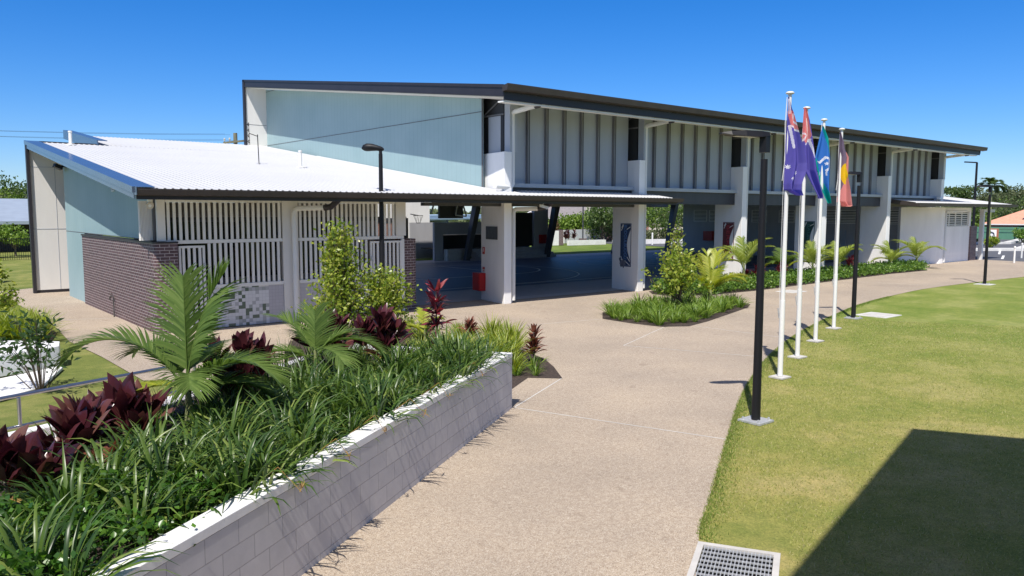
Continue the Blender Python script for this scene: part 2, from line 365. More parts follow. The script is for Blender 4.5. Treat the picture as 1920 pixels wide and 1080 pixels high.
EDGE = smooth_pts([(1.0, -.4), (4.0, 2.9), (6.25, 4.68), (7.34, 5.36), (9.48, 6.65), (12.01, 8.14), (14.46, 9.4), (16.78, 10.44), (19.79, 11.59), (23.68, 12.78), (27.95, 13.88), (33.09, 14.66), (36.55, 14.87), (41.03, 14.73), (45.85, 14.47), (60.0, 13.2)])
path = EDGE+[(60.0, 21.9), (58.0, 30), (54, 44.4), (20, 44.4), (17, 47), (4.6, 38.2), (1.8, 36.9), (3.9, 34.0), (4.1, 27.2), (3.8, 22.3), (3.95, 19.5), (4.0, 16.2), (5.6, 13.9), (2.0, 12.6), (-4, 9.0), (-4, -2)]
# the path is cut into strips so that the long outline stays a clean mesh
import bmesh
def polysheet(name, poly, z, mat, kind='structure'):
    bm = bmesh.new(); vs = [bm.verts.new((x, y, z)) for x, y in poly]
    f = bm.faces.new(vs)
    if f.calc_center_median() and f.normal.z < 0: f.normal_flip()
    bm.normal_update()
    if f.normal.z < 0: f.normal_flip()
    bmesh.ops.triangulate(bm, faces=[f], ngon_method='EAR_CLIP')
    me = bpy.data.meshes.new(name); bm.to_mesh(me); bm.free(); me.materials.append(mat)
    o = bpy.data.objects.new(name, me); COL.objects.link(o); return tag(o, kind=kind)
polysheet('footpath', path, 0.0, M['agg'])
polysheet('lawn', EDGE+[(140, 5), (140, -60), (-5, -60), (-5, -6)], -.008, M['grass'])
def strip_lines(name, segs, w, z, mat, kind='structure'):
    mb = MB()
    for a, b in segs:
        a = Vector(a); b = Vector(b); d = (b-a).normalized(); nn = Vector((-d.y, d.x))*w/2
        mb.add([(*(a-nn), z), (*(b-nn), z), (*(b+nn), z), (*(a+nn), z)], [(0, 1, 2, 3)])
    return tag(mb.build(name, mat), kind=kind)
strip_lines('path_joints', [((8.28, 10.02), (9.50, 6.66)), ((8.3, 10.05), (10.5, 11.25)), ((14.3, 13.1), (17.5, 14.5)), ((14.3, 13.1), (15.7, 9.95)),
    ((17.35, 16.8), (13.6, 17.4)), ((18.4, 14.05), (18.5, 11.2)), ((24.3, 16.2), (25.6, 13.3)), ((36, 19.2), (37.2, 14.9)), ((4.1, 27), (5.9, 26.2))], .02, .004, M['kerb'])
# asphalt car park and verge to the right
tag(sheet('road', [(60.004, 12), (140, 30), (150, 60), (105, 44), (58.3, 30), (60.004, 21.9)], .004, M['asphalt']))
tag(sheet('car_park', [(61, 56), (140, 108), (160, 120), (160, 60), (105, 44.01), (62, 38)], -.008, M['asphalt']))
strip_lines('road_markings', [((62, 21.0), (67, 22.6)), ((69, 23.6), (75, 25.6)), ((64, 18.6), (80, 21.5)), ((84, 24), (96, 27.5))], .16, .009, M['roadline'])
# garden bed soil
BED_ISL = [(17.39, 16.82), (17.35, 15.6), (17.5, 14.6), (18.2, 14.15), (19.5, 14.45), (23.4, 15.7), (24.3, 16.2), (24.6, 17.2), (23.5, 18.1), (20.4, 18.4), (18.5, 17.9)]
BED_LONG = [(24.95, 21.5), (24.25, 20.7), (24.15, 19.63), (25.96, 18.98), (28.8, 18.9), (35.6, 19.25), (42.3, 19.6), (46.5, 19.5), (48.6, 20.8), (46.8, 21.5), (39.6, 21.5)]
BED_NEAR = [(8.15, 10.5), (10.0, 11.7), (10.49, 11.22), (11.15, 12.2), (11.6, 13.0), (11.95, 14.2), (11.9, 15.6), (11.4, 17.0), (10.9, 18.6), (9.6, 19.3), (8.2, 18.9), (7.2, 17), (6.5, 15), (6.3, 13.2)]
for P_ in (BED_ISL, BED_LONG, BED_NEAR): polysheet('garden_soil', P_, .006, M['mulch'])
BED_LEFT = [(-2, 24), (1.5, 22.2), (3.4, 22.4), (3.8, 24), (3.95, 27), (3.7, 30), (-2, 33)]
polysheet('garden_soil', BED_LEFT, .006, M['mulch'])

# ------------------------------------------------------------ hall
HALL = thing('sports_hall', 'large open sided hall with dark skillion roof, grey ribbed upper wall and teal end', 'hall', (17.5, 21.7, 0))
def hallz(y): return 7.33+(y-20.05)*(10.3-7.33)/(42.7-20.05)
COLX = [17.40, 24.45, 31.6, 38.75, 45.9, 53.05]
def colpoly(x, grow=0): return [(x-grow, 21.68), (x+.34, 21.68), (x+.34, 21.95), (x+.62, 21.95), (x+.75, 23.4), (x+.28, 23.4)]
for i, x in enumerate(COLX):
    mb = MB(); top = 5.38
    if i < 5: mb.prism(colpoly(x), 0, top)
    else: mb.prism(colpoly(x), 3.9, top)
    c = mb.build('column', M['white'], HALL, bevel=.012)
    # steel framed dark mesh box above the column
    mb = MB(); mb.box(x+.30, 22.05, top, x+.33, 23.2, hallz(22)-.25); mb.box(x+.30, 22.05, top, x+.70, 22.09, hallz(22)-.25); mb.box(x+.30, 23.2, top, x+.7, 23.24, hallz(22)-.2)
    g = mb.build('mesh_screen', M['screen'], HALL)
    if i == 0:
        mb = MB(); mb.box(x+.285, 22.25, top+.02, x+.298, 22.95, 6.68); mb.build('grey_infill', M['greypanel'], g)
    mb = MB(); mb.bar((x+.27, 22.05, 6.72), (x+.27, 23.25, 6.72), .05); mb.bar((x+.27, 23.2, 6.76), (x+.27, 22.3, 7.2), .04); mb.bar((x+.27, 23.28, 5.4), (x+.27, 23.28, 7.3), .07)
    mb.build('screen_frame', M['fin'], g)
    mb = MB(); mb.box(x+.3, 21.74, top, x+.62, 22.04, hallz(21.8)-.30)
    mb.build('pilaster', M['greypanel'], HALL)
    # downpipe
    px_ = x+.47; py_ = 21.80; zt = 6.78
    mb = MB()
    bot = 0.0 if 1 <= i <= 4 else 4.02
    pts = [(px_, py_, bot+.12), (px_, py_, zt-.12), (px_-.01, py_-.03, zt-.03), (px_, py_-.14, zt), (px_, 20.52, zt+.10)]
    if bot > 1: pts = [(px_-.9, py_-.15, bot+.15), (px_-.1, py_-.02, bot+.12), (px_, py_, bot+.22)]+pts[1:]
    mb.tube(pts, .085, 14)
    mb.build('downpipe', M['whitemetal'], HALL, smooth=True)
    mb = MB(); mb.tube([(px_, 20.56, zt+.09), (px_, 20.42, zt+.10), (px_, 20.36, zt+.2), (px_, 20.34, zt+.48)], [.10, .11, .11, .09], 14)
    mb.build('gutter_outlet', M['dark'], HALL, smooth=True)
# sun-shaded downpipe at shed level of first column
# ribbed upper wall bays
for i in range(5):
    x0 = COLX[i]+.62; x1 = COLX[i+1]+.1
    mb = MB(); mb.box(x0, 22.42, 4.3, x1, 22.5, hallz(22.45)-.3)
    b = mb.build('wall_panel', M['greypanel'], HALL)
    k = 7
    for j in range(k):
        xx = x0+.12+(x1-x0-.1)*j/k*1.0
        mb = MB(); mb.box(xx-.055, 22.30, 4.3, xx+.015, 22.42, hallz(22.3)-.31); mb.cm = 1; mb.box(xx+.015, 22.298, 4.3, xx+.05, 22.42, hallz(22.3)-.31)  # dark strip beside each rib colours in a shadow gap
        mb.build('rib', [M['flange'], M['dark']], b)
    mb = MB(); mb.box(x0-.1, 22.0, 4.16, x1+.15, 22.5, 4.3); mb.build('sill_flashing', M['flash'], HALL)
    mb = MB(); mb.box(x0-.1, 22.15, 3.62, x1+.35, 22.45, 4.155); mb.build('lintel', M['steel'], HALL)
# roof slab, fascia, gutter
RX0, RX1, RY0, RY1 = 16.2, 55.0, 20.25, 42.75
mb = MB(); mb.prism([(RX0+.03, RY0), (RX1-.03, RY0), (RX1-.03, RY1), (RX0+.03, RY1)], lambda x, y: hallz(y)-.12, lambda x, y: hallz(y)-.02)
rf = mb.build('roof', M['roofw'], HALL)
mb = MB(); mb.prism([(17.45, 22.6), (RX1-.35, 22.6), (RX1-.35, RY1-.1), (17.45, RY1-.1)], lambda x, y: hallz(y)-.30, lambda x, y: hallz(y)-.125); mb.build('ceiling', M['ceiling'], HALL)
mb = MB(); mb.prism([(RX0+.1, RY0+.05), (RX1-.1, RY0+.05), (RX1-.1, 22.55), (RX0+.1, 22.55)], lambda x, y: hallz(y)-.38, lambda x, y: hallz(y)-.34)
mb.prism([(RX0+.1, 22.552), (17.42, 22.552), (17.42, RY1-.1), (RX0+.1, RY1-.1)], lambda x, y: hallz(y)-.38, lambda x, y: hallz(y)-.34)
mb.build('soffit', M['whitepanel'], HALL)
mb = MB(); mb.prism([(RX0, RY0-.02), (RX0+.05, RY0-.02), (RX0+.05, RY1), (RX0, RY1)], lambda x, y: hallz(y)-.36, lambda x, y: hallz(y)+.03)
mb.prism([(RX0-.03, RY0-.02), (RX0, RY0-.02), (RX0, RY1), (RX0-.03, RY1)], lambda x, y: hallz(y)-.07, lambda x, y: hallz(y)+.03)
mb.prism([(RX0-.015, RY0-.02), (RX0, RY0-.02), (RX0, RY1), (RX0-.015, RY1)], lambda x, y: hallz(y)-.35, lambda x, y: hallz(y)-.3)
mb.build('barge_board', M['dark'], HALL)
mb = MB(); mb.prism([(RX1-.05, RY0-.02), (RX1, RY0-.02), (RX1, RY1), (RX1-.05, RY1)], lambda x, y: hallz(y)-.36, lambda x, y: hallz(y)+.03)
mb.build('barge_board', M['dark'], HALL)
zg = hallz(RY0)
mb = MB()
prof = [(RY0-.02, zg-.02), (RY0-.30, zg+.03), (RY0-.30, zg-.0), (RY0-.27, zg-.17), (RY0-.02, zg-.20)]
def extrude_x(mb, prof, x0, x1):
    n = len(prof); vs = [(x0, y, z) for y, z in prof]+[(x1, y, z) for y, z in prof]
    mb.add(vs, [tuple(range(n)), tuple(range(2*n-1, n-1, -1))]+[(i, n+i, n+(i+1) % n, (i+1) % n) for i in range(n)])
extrude_x(mb, prof, RX0-.05, RX1+.35); mb.build('gutter', M['darkwarm'], HALL)
mb = MB(); mb.box(RX0+.06, RY0-.0, zg-.46, RX1-.02, RY0+.05, zg-.205); mb.build('fascia', M['dark'], HALL)
mb = MB(); mb.box(RX0+.06, RY0+.052, zg-.52, RX1-.3, RY0+.35, zg-.47); mb.build('eave_trim', M['whitemetal'], HALL)
# teal end wall
mb = MB(); mb.prism([(17.42, 23.0), (17.5, 23.0), (17.5, 42.7), (17.42, 42.7)], lambda x, y: 3.65, lambda x, y: hallz(y)-.385)
ew = mb.build('end_wall', M['teal'], HALL)
mb = MB()
for zz in (6.86, 9.75):
    y0 = 23.0 if zz < 8 else 41.0-1.2
    mb.box(17.41, y0, zz, 17.42, 42.6, zz+.025)
mb.box(17.40, 22.94, 4, 17.43, 23.0, hallz(23)-.4)
mb.build('panel_joint', M['fin'], ew)
mb = MB(); mb.prism([(16.27, 42.62), (17.44, 42.62), (17.44, 42.74), (16.27, 42.74)], 0, lambda x, y: hallz(42.7)-.36); ww = mb.build('wing_wall', M['whitepanel'], HALL)
mb = MB(); mb.box(16.25, 42.612, 7.95, 17.40, 42.62, 7.97); mb.build('panel_joint', M['fin'], ww)
mb = MB(); mb.box(16.17, 42.55, 0, 16.265, 42.78, hallz(42.7)+.0); mb.build('corner_trim', M['dark'], HALL)
# back wall above openings and the raked steel columns
mb = MB(); mb.prism([(28.5, 42.9), (52.0, 42.9), (52.0, 43.05), (28.5, 43.05)], lambda x, y: 3.66, lambda x, y: hallz(42.7)-.3); mb.build('back_wall', M['greywall'], HALL)
for xx in (31.0, 38.2, 45.2, 51.6):
    mb = MB(); mb.hexa([(xx-.25, 42.4, 0), (xx+.1, 42.4, 0), (xx+.1, 42.7, 0), (xx-.25, 42.7, 0)], [(xx+.55, 42.2, 3.9), (xx+.95, 42.2, 3.9), (xx+.95, 42.7, 3.9), (xx+.55, 42.7, 3.9)])
    mb.build('raked_column', M['steel'], HALL)
for i, yy in enumerate((26.5, 31.8, 37.1)):
    mb = MB(); mb.prism([(17.6, yy), (51.8, yy), (51.8, yy+.2), (17.6, yy+.2)], lambda x, y: hallz(y)-.75, lambda x, y: hallz(y)-.305); mb.build('roof_beam', M['steel'], HALL)
# far end wall x=52 with louvres, doors
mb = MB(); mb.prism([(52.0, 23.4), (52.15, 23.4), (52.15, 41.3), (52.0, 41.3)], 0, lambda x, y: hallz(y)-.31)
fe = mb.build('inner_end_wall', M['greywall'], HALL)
def louvre(x, y0, y1, z0, z1, parent, ax='x', nb=7, name='louvre_vent'):
    mb = MB(); d = .05
    if ax == 'x':
        mb.box(x-.03, y0, z0, x+.0, y1, z0+.06); mb.box(x-.03, y0, z1-.06, x, y1, z1); mb.box(x-.03, y0, z0+.06, x, y0+.06, z1-.06); mb.box(x-.03, y1-.06, z0+.06, x, y1, z1-.06)
        for k in range(nb):
            z = z0+.09+(z1-z0-.16)*k/nb
            mb.hexa([(x-.03, y0+.06, z), (x-.005, y0+.06, z+.03), (x-.005, y1-.06, z+.03), (x-.03, y1-.06, z)], [(x-.03, y0+.06, z+.04), (x-.005, y0+.06, z+.07), (x-.005, y1-.06, z+.07), (x-.03, y1-.06, z+.04)])
    else:
        y = x; x0, x1 = y0, y1
        mb.box(x0, y-.03, z0, x1, y, z0+.06); mb.box(x0, y-.03, z1-.06, x1, y, z1); mb.box(x0, y-.03, z0+.06, x0+.06, y, z1-.06); mb.box(x1-.06, y-.03, z0+.06, x1, y, z1-.06)
        for k in range(nb):
            z = z0+.08+(z1-z0-.14)*k/nb
            mb.box(x0+.06, y-.03, z+.035, x1-.06, y-.01, z+.035+.055)
    o = mb.build(name, M['whitemetal'], parent)
    mb = MB()
    if ax == 'x': mb.box(x-.004, y0+.05, z0+.05, x-.002, y1-.05, z1-.05)
    else: mb.box(y0+.05, x-.008, z0+.05, y1-.05, x-.002, z1-.05)
    mb.build('shade_backing', M['black'], o)  # black sheet colours in the shade between the louvre blades
    return o
for y0 in (23.6, 24.9, 26.5, 28.0, 29.5, 31.2, 33.5, 35.2, 37.4, 38.9):
    louvre(52.0, y0, y0+1.3, 2.5, 3.42, HALL)
for y0 in (27.3, 36.5):
    mb = MB(); mb.box(51.95, y0, 0.02, 51.99, y0+.95, 2.1); d = mb.build('door', M['greypanel'], HALL)
    mb = MB(); mb.box(51.90, y0+.1, 1.0, 51.95, y0+.22, 1.04); mb.build('handle', M['galv'], d)
# stage block inside at the back
mb = MB(); mb.box(29.0, 43.5, 1.72, 36.0, 43.7, 2.55); mb.box(29.0, 43.5, 0.0, 29.7, 43.7, 1.72); mb.box(37.55, 43.3, 0, 38.9, 43.6, 3.45); mb.box(29.0, 46.5, 0, 39, 46.6, 2.5)
st = mb.build('stage_wall', M['greywall'], HALL)
mb = MB(); mb.box(29.8, 43.75, .7, 37.5, 46.4, .75); mb.box(29.75, 43.72, .76, 37.5, 43.78, 1.7); mb.box(35.9, 43.45, .8, 37.5, 43.55, 3.2); mb.build('stage_shade_and_door', M['black'], HALL)  # black sheet stands in for the opening's shade; deck and door are black too
for k in range(4):
    mb = MB(); mb.box(32.0-.0, 42.4+k*.28, .0+(.0 if k == 0 else .001), 38.9, 43.45 if k == 3 else 42.4+(k+1)*.28, .18*(k+1)); mb.build('step', M['greyfloor'], HALL)
mb = MB(); mb.prism([(29.7, 43.0), (31.4, 43.0), (31.4, 43.45), (29.7, 43.45)], 0, .75); mb.build('stair_wall', M['concrete'], HALL)
# floor
FL = [(17.45, 21.7), (51.95, 21.7), (51.95, 44.0), (17.45, 44.0)]
sheet('hall_floor', [(14.2, 23.3), (51.95, 23.3), (51.95, 44.0), (17.45, 44.3), (14.2, 40)], .008, M['greyfloor'])
sheet('floor_edge_strip', [(18.1, 22.55), (51.9, 22.55), (51.9, 23.25), (18.1, 23.25)], .012, M['apron'])
sheet('court_floor', [(17.6, 26.6), (51.9, 26.6), (51.9, 42.2), (17.6, 42.2)], .013, M['court'])
def arc(cx, cy, r, a0, a1, n=48): return [(cx+r*math.cos(R(a0+(a1-a0)*i/n)), cy+r*math.sin(R(a0+(a1-a0)*i/n))) for i in range(n+1)]
segs = []
for P_ in (arc(23.75, 34.6, 7.1, -100, 100), arc(26.4, 35.6, 3.7, -95, 95), arc(38.5, 34.6, 3.6, 0, 360, 60), arc(51.5, 34.6, 7.1, 90, 270)): segs += list(zip(P_[:-1], P_[1:]))
segs += [((17.7, 27.3), (51.5, 27.3)), ((38.5, 27.3), (38.5, 41.8)), ((17.7, 41.8), (51.5, 41.8)), ((18.5, 31.9), (26.4, 31.9)), ((26.4, 31.9), (26.4, 39.3))]
strip_lines('court_lines', segs, .09, .018, M['roadline'])

# ------------------------------------------------------------ amenities shed with slat screens
SH = thing('amenities_shed', 'low block with white corrugated roof, plum brick and pale teal side and white slatted front', 'building', (5.9, 22.1, 0))
def shz(y): return 3.84+.136*(y-20.6)
def corr(x0, x1, y0, y1, zf, pitch=.19, h=.017):
    mb = MB(); vs = []; k = int((x1-x0)/pitch); xs = []
    for i in range(k):
        b = x0+i*pitch; xs += [(b, 0), (b+.11, 0), (b+.13, h), (b+.165, h)]
    xs.append((x0+k*pitch, 0))
    for x, dz in xs: vs += [(x, y0, zf(y0)+dz), (x, y1, zf(y1)+dz)]
    fs = [(2*i, 2*i+2, 2*i+3, 2*i+1) for i in range(len(xs)-1)]
    mb.add(vs, fs); return mb
corr(5.42, 17.41, 20.55, 36.3, shz).build('roof', M['roofw'], SH)
corr(17.45, 25.4, 20.55, 21.60, shz).build('roof_canopy_strip', M['roofw'], SH)
mb = corr(18.2, 24.35, 21.60, 22.10, shz); mb.build('roof_upstand', M['roofw'], SH)
corr(7.75, 17.41, 36.3, 43.0, shz).build('roof_rear', M['roofw'], SH)
mb = MB(); mb.prism([(5.35, 20.7), (25.35, 20.7), (25.35, 22.0), (17.35, 22.0), (17.35, 42.9), (7.8, 42.9), (7.8, 36.2), (5.35, 36.2)], lambda x, y: shz(y)-.16, lambda x, y: shz(y)-.10); mb.build('soffit', M['whitepanel'], SH)
# left verge flashing
mb = MB(); vz = lambda x, y: shz(y)+.05
mb.prism([(5.02, 20.5), (5.06, 20.5), (5.06, 36.4), (5.02, 36.4)], lambda x, y: shz(y)-.24, vz)
mb.prism([(4.99, 20.5), (5.02, 20.5), (5.02, 36.4), (4.99, 36.4)], lambda x, y: shz(y)-.10, vz)
mb.prism([(5.062, 20.5), (5.52, 20.5), (5.52, 36.4), (5.062, 36.4)], lambda x, y: shz(y)+.03, lambda x, y: shz(y)+.045)
mb.build('verge_flashing', M['bluefascia'], SH)
mb = MB(); mb.prism([(7.55, 36.2), (7.6, 36.2), (7.6, 43.1), (7.55, 43.1)], lambda x, y: shz(y)-.2, lambda x, y: shz(y)+.22); mb.prism([(7.602, 36.2), (7.95, 36.2), (7.95, 43.1), (7.602, 43.1)], lambda x, y: shz(y)+.19, lambda x, y: shz(y)+.22); mb.build('rear_verge_flashing', M['bluefascia'], SH)
mb = MB(); mb.box(5.5, 36.31, shz(36.3)-.02, 7.54, 36.36, shz(36.3)+.055); mb.build('ridge_flashing', M['dark'], SH)
mb = MB(); ze = shz(20.5)
extrude_x(mb, [(20.55, ze-.02), (20.30, ze-.0), (20.30, ze-.03), (20.33, ze-.15), (20.55, ze-.17)], 5.04, 25.6); mb.build('gutter', M['darkwarm'], SH)
mb = MB(); mb.box(5.1, 20.555, ze-.26, 25.5, 20.6, ze-.03); mb.build('fascia', M['dark'], SH)
mb = MB(); mb.box(5.03, 20.28, ze-.16, 5.045, 20.6, ze+.04); mb.build('gutter_end', M['bluefascia'], SH)
mb = MB(); mb.box(14.2, 21.9, 3.47, 24.4, 22.1, 3.58); mb.build('lintel_beam', M['steel'], SH)
# side walls
mb = MB(); mb.prism([(5.95, 31.12), (6.05, 31.12), (6.05, 34.34), (5.95, 34.34)], .0, 2.5)
mb.prism([(5.95, 22.6), (6.05, 22.6), (6.05, 34.34), (5.95, 34.34)], 2.5, lambda x, y: shz(y)-.17)
tw = mb.build('side_wall', M['teal'], SH)
mb = MB(); mb.box(5.944, 22.6, 2.5, 5.95, 34.34, 2.52); mb.box(5.93, 22.35, 2.5, 6.0, 22.62, shz(22.5)-.17); mb.build('panel_joint', M['fin'], tw)
mb = MB(); mb.prism([(5.12, 36.2), (7.6, 36.2), (7.6, 36.32), (5.12, 36.32)], .12, shz(36.3)-.17); wp = mb.build('rear_wing_wall', M['whitepanel'], SH)
mb = MB(); mb.box(5.12, 36.19, 2.55, 6.6, 36.2, 2.565); mb.box(5.12, 36.19, 5.0, 6.6, 36.2, 5.015); mb.box(5.96, 36.19, .13, 5.975, 36.2, 5.0); mb.build('panel_joint', M['greypanel'], wp)
mb = MB(); mb.box(5.0, 36.1, 0, 5.115, 36.34, shz(36.3)-.1); mb.box(5.12, 36.2, 0, 7.6, 36.3, .11); mb.build('corner_trim', M['dark'], SH)
# brick wall with rounded corner
def curve_corner(x0, y0, r, n=6): return [(x0+r-r*math.cos(R(90*k/n)), y0+r-r*math.sin(R(90*k/n))) for k in range(n+1)]
mb = MB(); cc = [(5.86, 31.1)]+curve_corner(5.86, 22.1, .12, 4)+[(6.46, 22.1), (6.46, 22.28), (6.05, 22.28), (6.05, 31.1)]
mb.prism(cc, 0, 2.42); bw = mb.build('brick_wall', M['brick'], SH)
mb = MB(); cc = [(5.83, 31.1)]+curve_corner(5.83, 22.07, .13, 4)+[(6.47, 22.07), (6.47, 22.3), (6.07, 22.3), (6.07, 31.1)]
mb.prism(cc, 2.421, 2.47); mb.build('wall_cap', M['dark'], bw)
# rounded brick pier on the right
mb = MB(); mb.prism([(13.62, 22.3), (13.95, 22.3)]+[(13.95+.3*math.sin(R(a)), 22.6-.3*math.cos(R(a))) for a in (15, 30, 45, 60, 75, 90)]+[(14.25, 24.2), (13.62, 24.2)], 0, 2.38)
bp = mb.build('brick_pier', M['brick'], SH)
mb = MB(); mb.tube([(14.7, 23.9, 2.1), (14.7, 23.9, 3.05)], .11, 12); mb.tube([(14.7, 23.9, 3.05), (14.7, 23.9, 3.1)], .05, 8); mb.build('black_post', M['black'], bp)
# slatted screens
FY = 22.2
def slats(x0, x1, z0, z1, y=FY, pitch=.155, w=.075):
    mb = MB(); k = max(1, round((x1-x0)/pitch)); p_ = (x1-x0)/k
    for i in range(k):
        xx = x0+p_*(i+.5); mb.box(xx-w/2, y, z0, xx+w/2, y+.04, z1)
    return mb
scr = [(6.2, 9.45), (9.95, 13.6)]
for x0, x1 in scr:
    mb = slats(x0, x1, 2.50, 3.52); o = mb.build('upper_slat_screen', M['whitemetal'], SH)
    mb = MB(); mb.box(x0, FY-.01, 2.40, x1, FY+.05, 2.495); mb.box(x0, FY-.01, 3.525, x1, FY+.05, 3.62); mb.build('screen_rail', M['whitemetal'], o)
mb = slats(7.25, 9.4, 1.24, 2.395); o = mb.build('lower_slat_screen', M['whitemetal'], SH)
mb = MB(); mb.box(7.25, FY-.02, 1.14, 9.45, FY+.06, 1.235); mb.build('screen_rail', M['whitemetal'], o)
mb = slats(9.95, 12.3, 1.24, 2.395); o = mb.build('lower_slat_screen', M['whitemetal'], SH)
mb = MB(); mb.box(9.95, FY-.02, 1.14, 12.3, FY+.06, 1.235); mb.build('screen_rail', M['whitemetal'], o)
for gx0, gx1, lt_ in ((6.5, 7.2, 1), (12.35, 13.5, 0)):
    mb = slats(gx0+.06, gx1-.06, .1, 2.28, FY-.01, .15, .07); g = mb.build('slat_gate', M['whitemetal'], SH)
    mb = MB(); mb.box(gx0, FY-.03, .06, gx0+.06, FY+.03, 2.34); mb.box(gx1-.06, FY-.03, .06, gx1, FY+.03, 2.34)
    mb.box(gx0+.06, FY-.03, 2.28, gx1-.06, FY+.03, 2.34); mb.box(gx0+.06, FY-.03, .06, gx1-.06, FY+.03, .1); mb.box(gx0+.06, FY-.035, 1.0, gx1-.06, FY-.012, 1.07); mb.build('gate_frame', M['whitemetal'], g)
    hx = gx1-.03 if lt_ else gx0+.03
    mb = MB(); mb.box(hx-.03, FY-.06, 1.72, hx+.03, FY-.031, 1.86); mb.build('gate_latch', M['galv'], g)
mb = MB(); mb.box(13.5, FY-.03, 0, 13.6, FY+.05, 2.39); mb.build('gate_post', M['whitemetal'], SH)
mb = MB(); mb.box(13.3, FY-.04, 2.5, 13.66, FY+.1, 3.62); mb.build('corner_panel', M['whitepanel'], SH)
mb = MB(); mb.box(9.46, FY-.02, 0, 9.94, FY+.2, 3.62); mb.build('front_column', M['whitepanel'], SH)
mb = MB(); mb.box(5.98, FY-.02, 2.48, 6.19, FY+.08, 3.62); mb.build('corner_post', M['whitepanel'], SH)
mb = MB()
for k in range(10): mb.box(5.62+k*.036, FY+.25, 2.5, 5.62+k*.036+.02, FY+.28, 3.55)
mb.box(5.6, FY+.28, 2.5, 5.98, FY+.3, 3.55); mb.build('side_louvre', M['whitemetal'], SH)
mb = MB(); mb.box(7.25, FY+.01, 0.02, 9.45, FY+.13, 1.139); mb.box(9.95, FY+.01, 0.02, 12.33, FY+.13, 1.139); mb.build('tiled_wall', M['mosaic'], SH)
mb = MB(); mb.box(6.1, 25.0, 0, 14.2, 25.1, 3.55); mb.build('inner_wall', paint('inner_wall_taupe', (.30, .27, .25), .7, .05, 1), SH)
mb = MB(); mb.box(6.4, 24.93, 1.2, 13.0, 24.98, 2.95); mb.build('inner_window_band', M['glass'], SH)
mb = MB(); mb.box(6.1, 23.9, 2.96, 13.7, 24.0, 3.1); mb.build('inner_rail', M['steel'], SH)
mb = MB(); mb.box(14.1, 25.11, 0, 14.2, 36.1, 3.5); mb.build('back_partition', M['greywall'], SH)
# downpipe of the shed and of the first column
for dx in (9.78, 17.92):
    mb = MB(); yy = FY-.12 if dx < 12 else 21.80
    mb.tube([(dx, yy, .1), (dx, yy, 3.24), (dx+.03, yy, 3.33), (dx+.13, yy-.02, 3.37), (dx+.75, yy-.5, 3.39)], .075, 12); mb.build('downpipe', M['whitemetal'], SH, smooth=True)
    mb = MB(); mb.tube([(dx+.72, yy-.48, 3.39), (dx+.88, yy-.62, 3.42), (dx+.9, yy-.9, 3.55), (dx+.9, yy-1.1, 3.64)], .09, 12); mb.build('gutter_outlet', M['dark'], SH, smooth=True)
# ------------------------------------------------------------ annex on the right
AN = thing('toilet_annex', 'small white block with louvred window under a canopy roof at the right hall end', 'building', (54, 21.7, 0))
corr(46.9, 61.9, 20.5, 30.0, shz).build('roof', M['roofw'], AN)
mb = MB(); ze = shz(20.5); extrude_x(mb, [(20.5, ze-.0), (20.25, ze+.0), (20.27, ze-.17), (20.5, ze-.19)], 46.8, 62.1)
mb.prism([(46.8, 20.502), (46.85, 20.502), (46.85, 30), (46.8, 30)], lambda x, y: shz(y)-.2, lambda x, y: shz(y)+.04)
mb.prism([(61.95, 20.502), (62.0, 20.502), (62.0, 30), (61.95, 30)], lambda x, y: shz(y)-.2, lambda x, y: shz(y)+.02)
mb.build('gutter', M['darkwarm'], AN)
mb = MB(); mb.prism([(47, 20.6), (61.9, 20.6), (61.9, 29.9), (47, 29.9)], lambda x, y: shz(y)-.2, lambda x, y: shz(y)-.14); mb.build('soffit', M['whitepanel'], AN)
mb = MB(); mb.prism([(51.0, 23.2), (53.3, 21.65), (53.75, 21.65), (53.75, 21.95), (51.3, 23.5)], 0, 3.6); mb.build('blade_wall', M['white'], AN)
mb = MB(); mb.box(53.95, 21.85, 0, 58.3, 22.0, 2.35); mb.box(58.0, 21.80, 2.351, 58.3, 22.0, 3.6); mb.box(53.75, 21.8, 0, 53.95, 22.02, 3.6); mb.box(53.951, 21.8, 3.36, 57.999, 22.0, 3.6); mb.build('front_wall', M['white'], AN)
for k in range(4): louvre(21.9, 53.98+k*1.0, 54.95+k*1.0, 2.36, 3.35, AN, ax='y', nb=6)
mb = MB(); mb.tube([(54.05, 21.72, .05), (54.05, 21.72, 3.2), (54.15, 21.7, 3.32), (55.9, 21.2, 3.36)], .08, 12); mb.build('downpipe', M['whitemetal'], AN, smooth=True)
mb = MB(); mb.prism([(58.31, 21.75), (59.3, 21.75), (59.3, 22.6), (58.31, 22.6)], 0, 2.36); mb.build('brick_pier', M['brick'], AN)
mb = MB(); mb.box(59.9, 21.6, 0, 60.15, 21.85, 3.3); mb.box(59.9, 21.6, 3.3, 61.9, 21.85, 3.5); mb.build('post', M['whitemetal'], AN)
mb = MB(); mb.box(53.9, 26, 0, 58.3, 26.1, 3.6); mb.build('rear_wall', M['white'], AN)

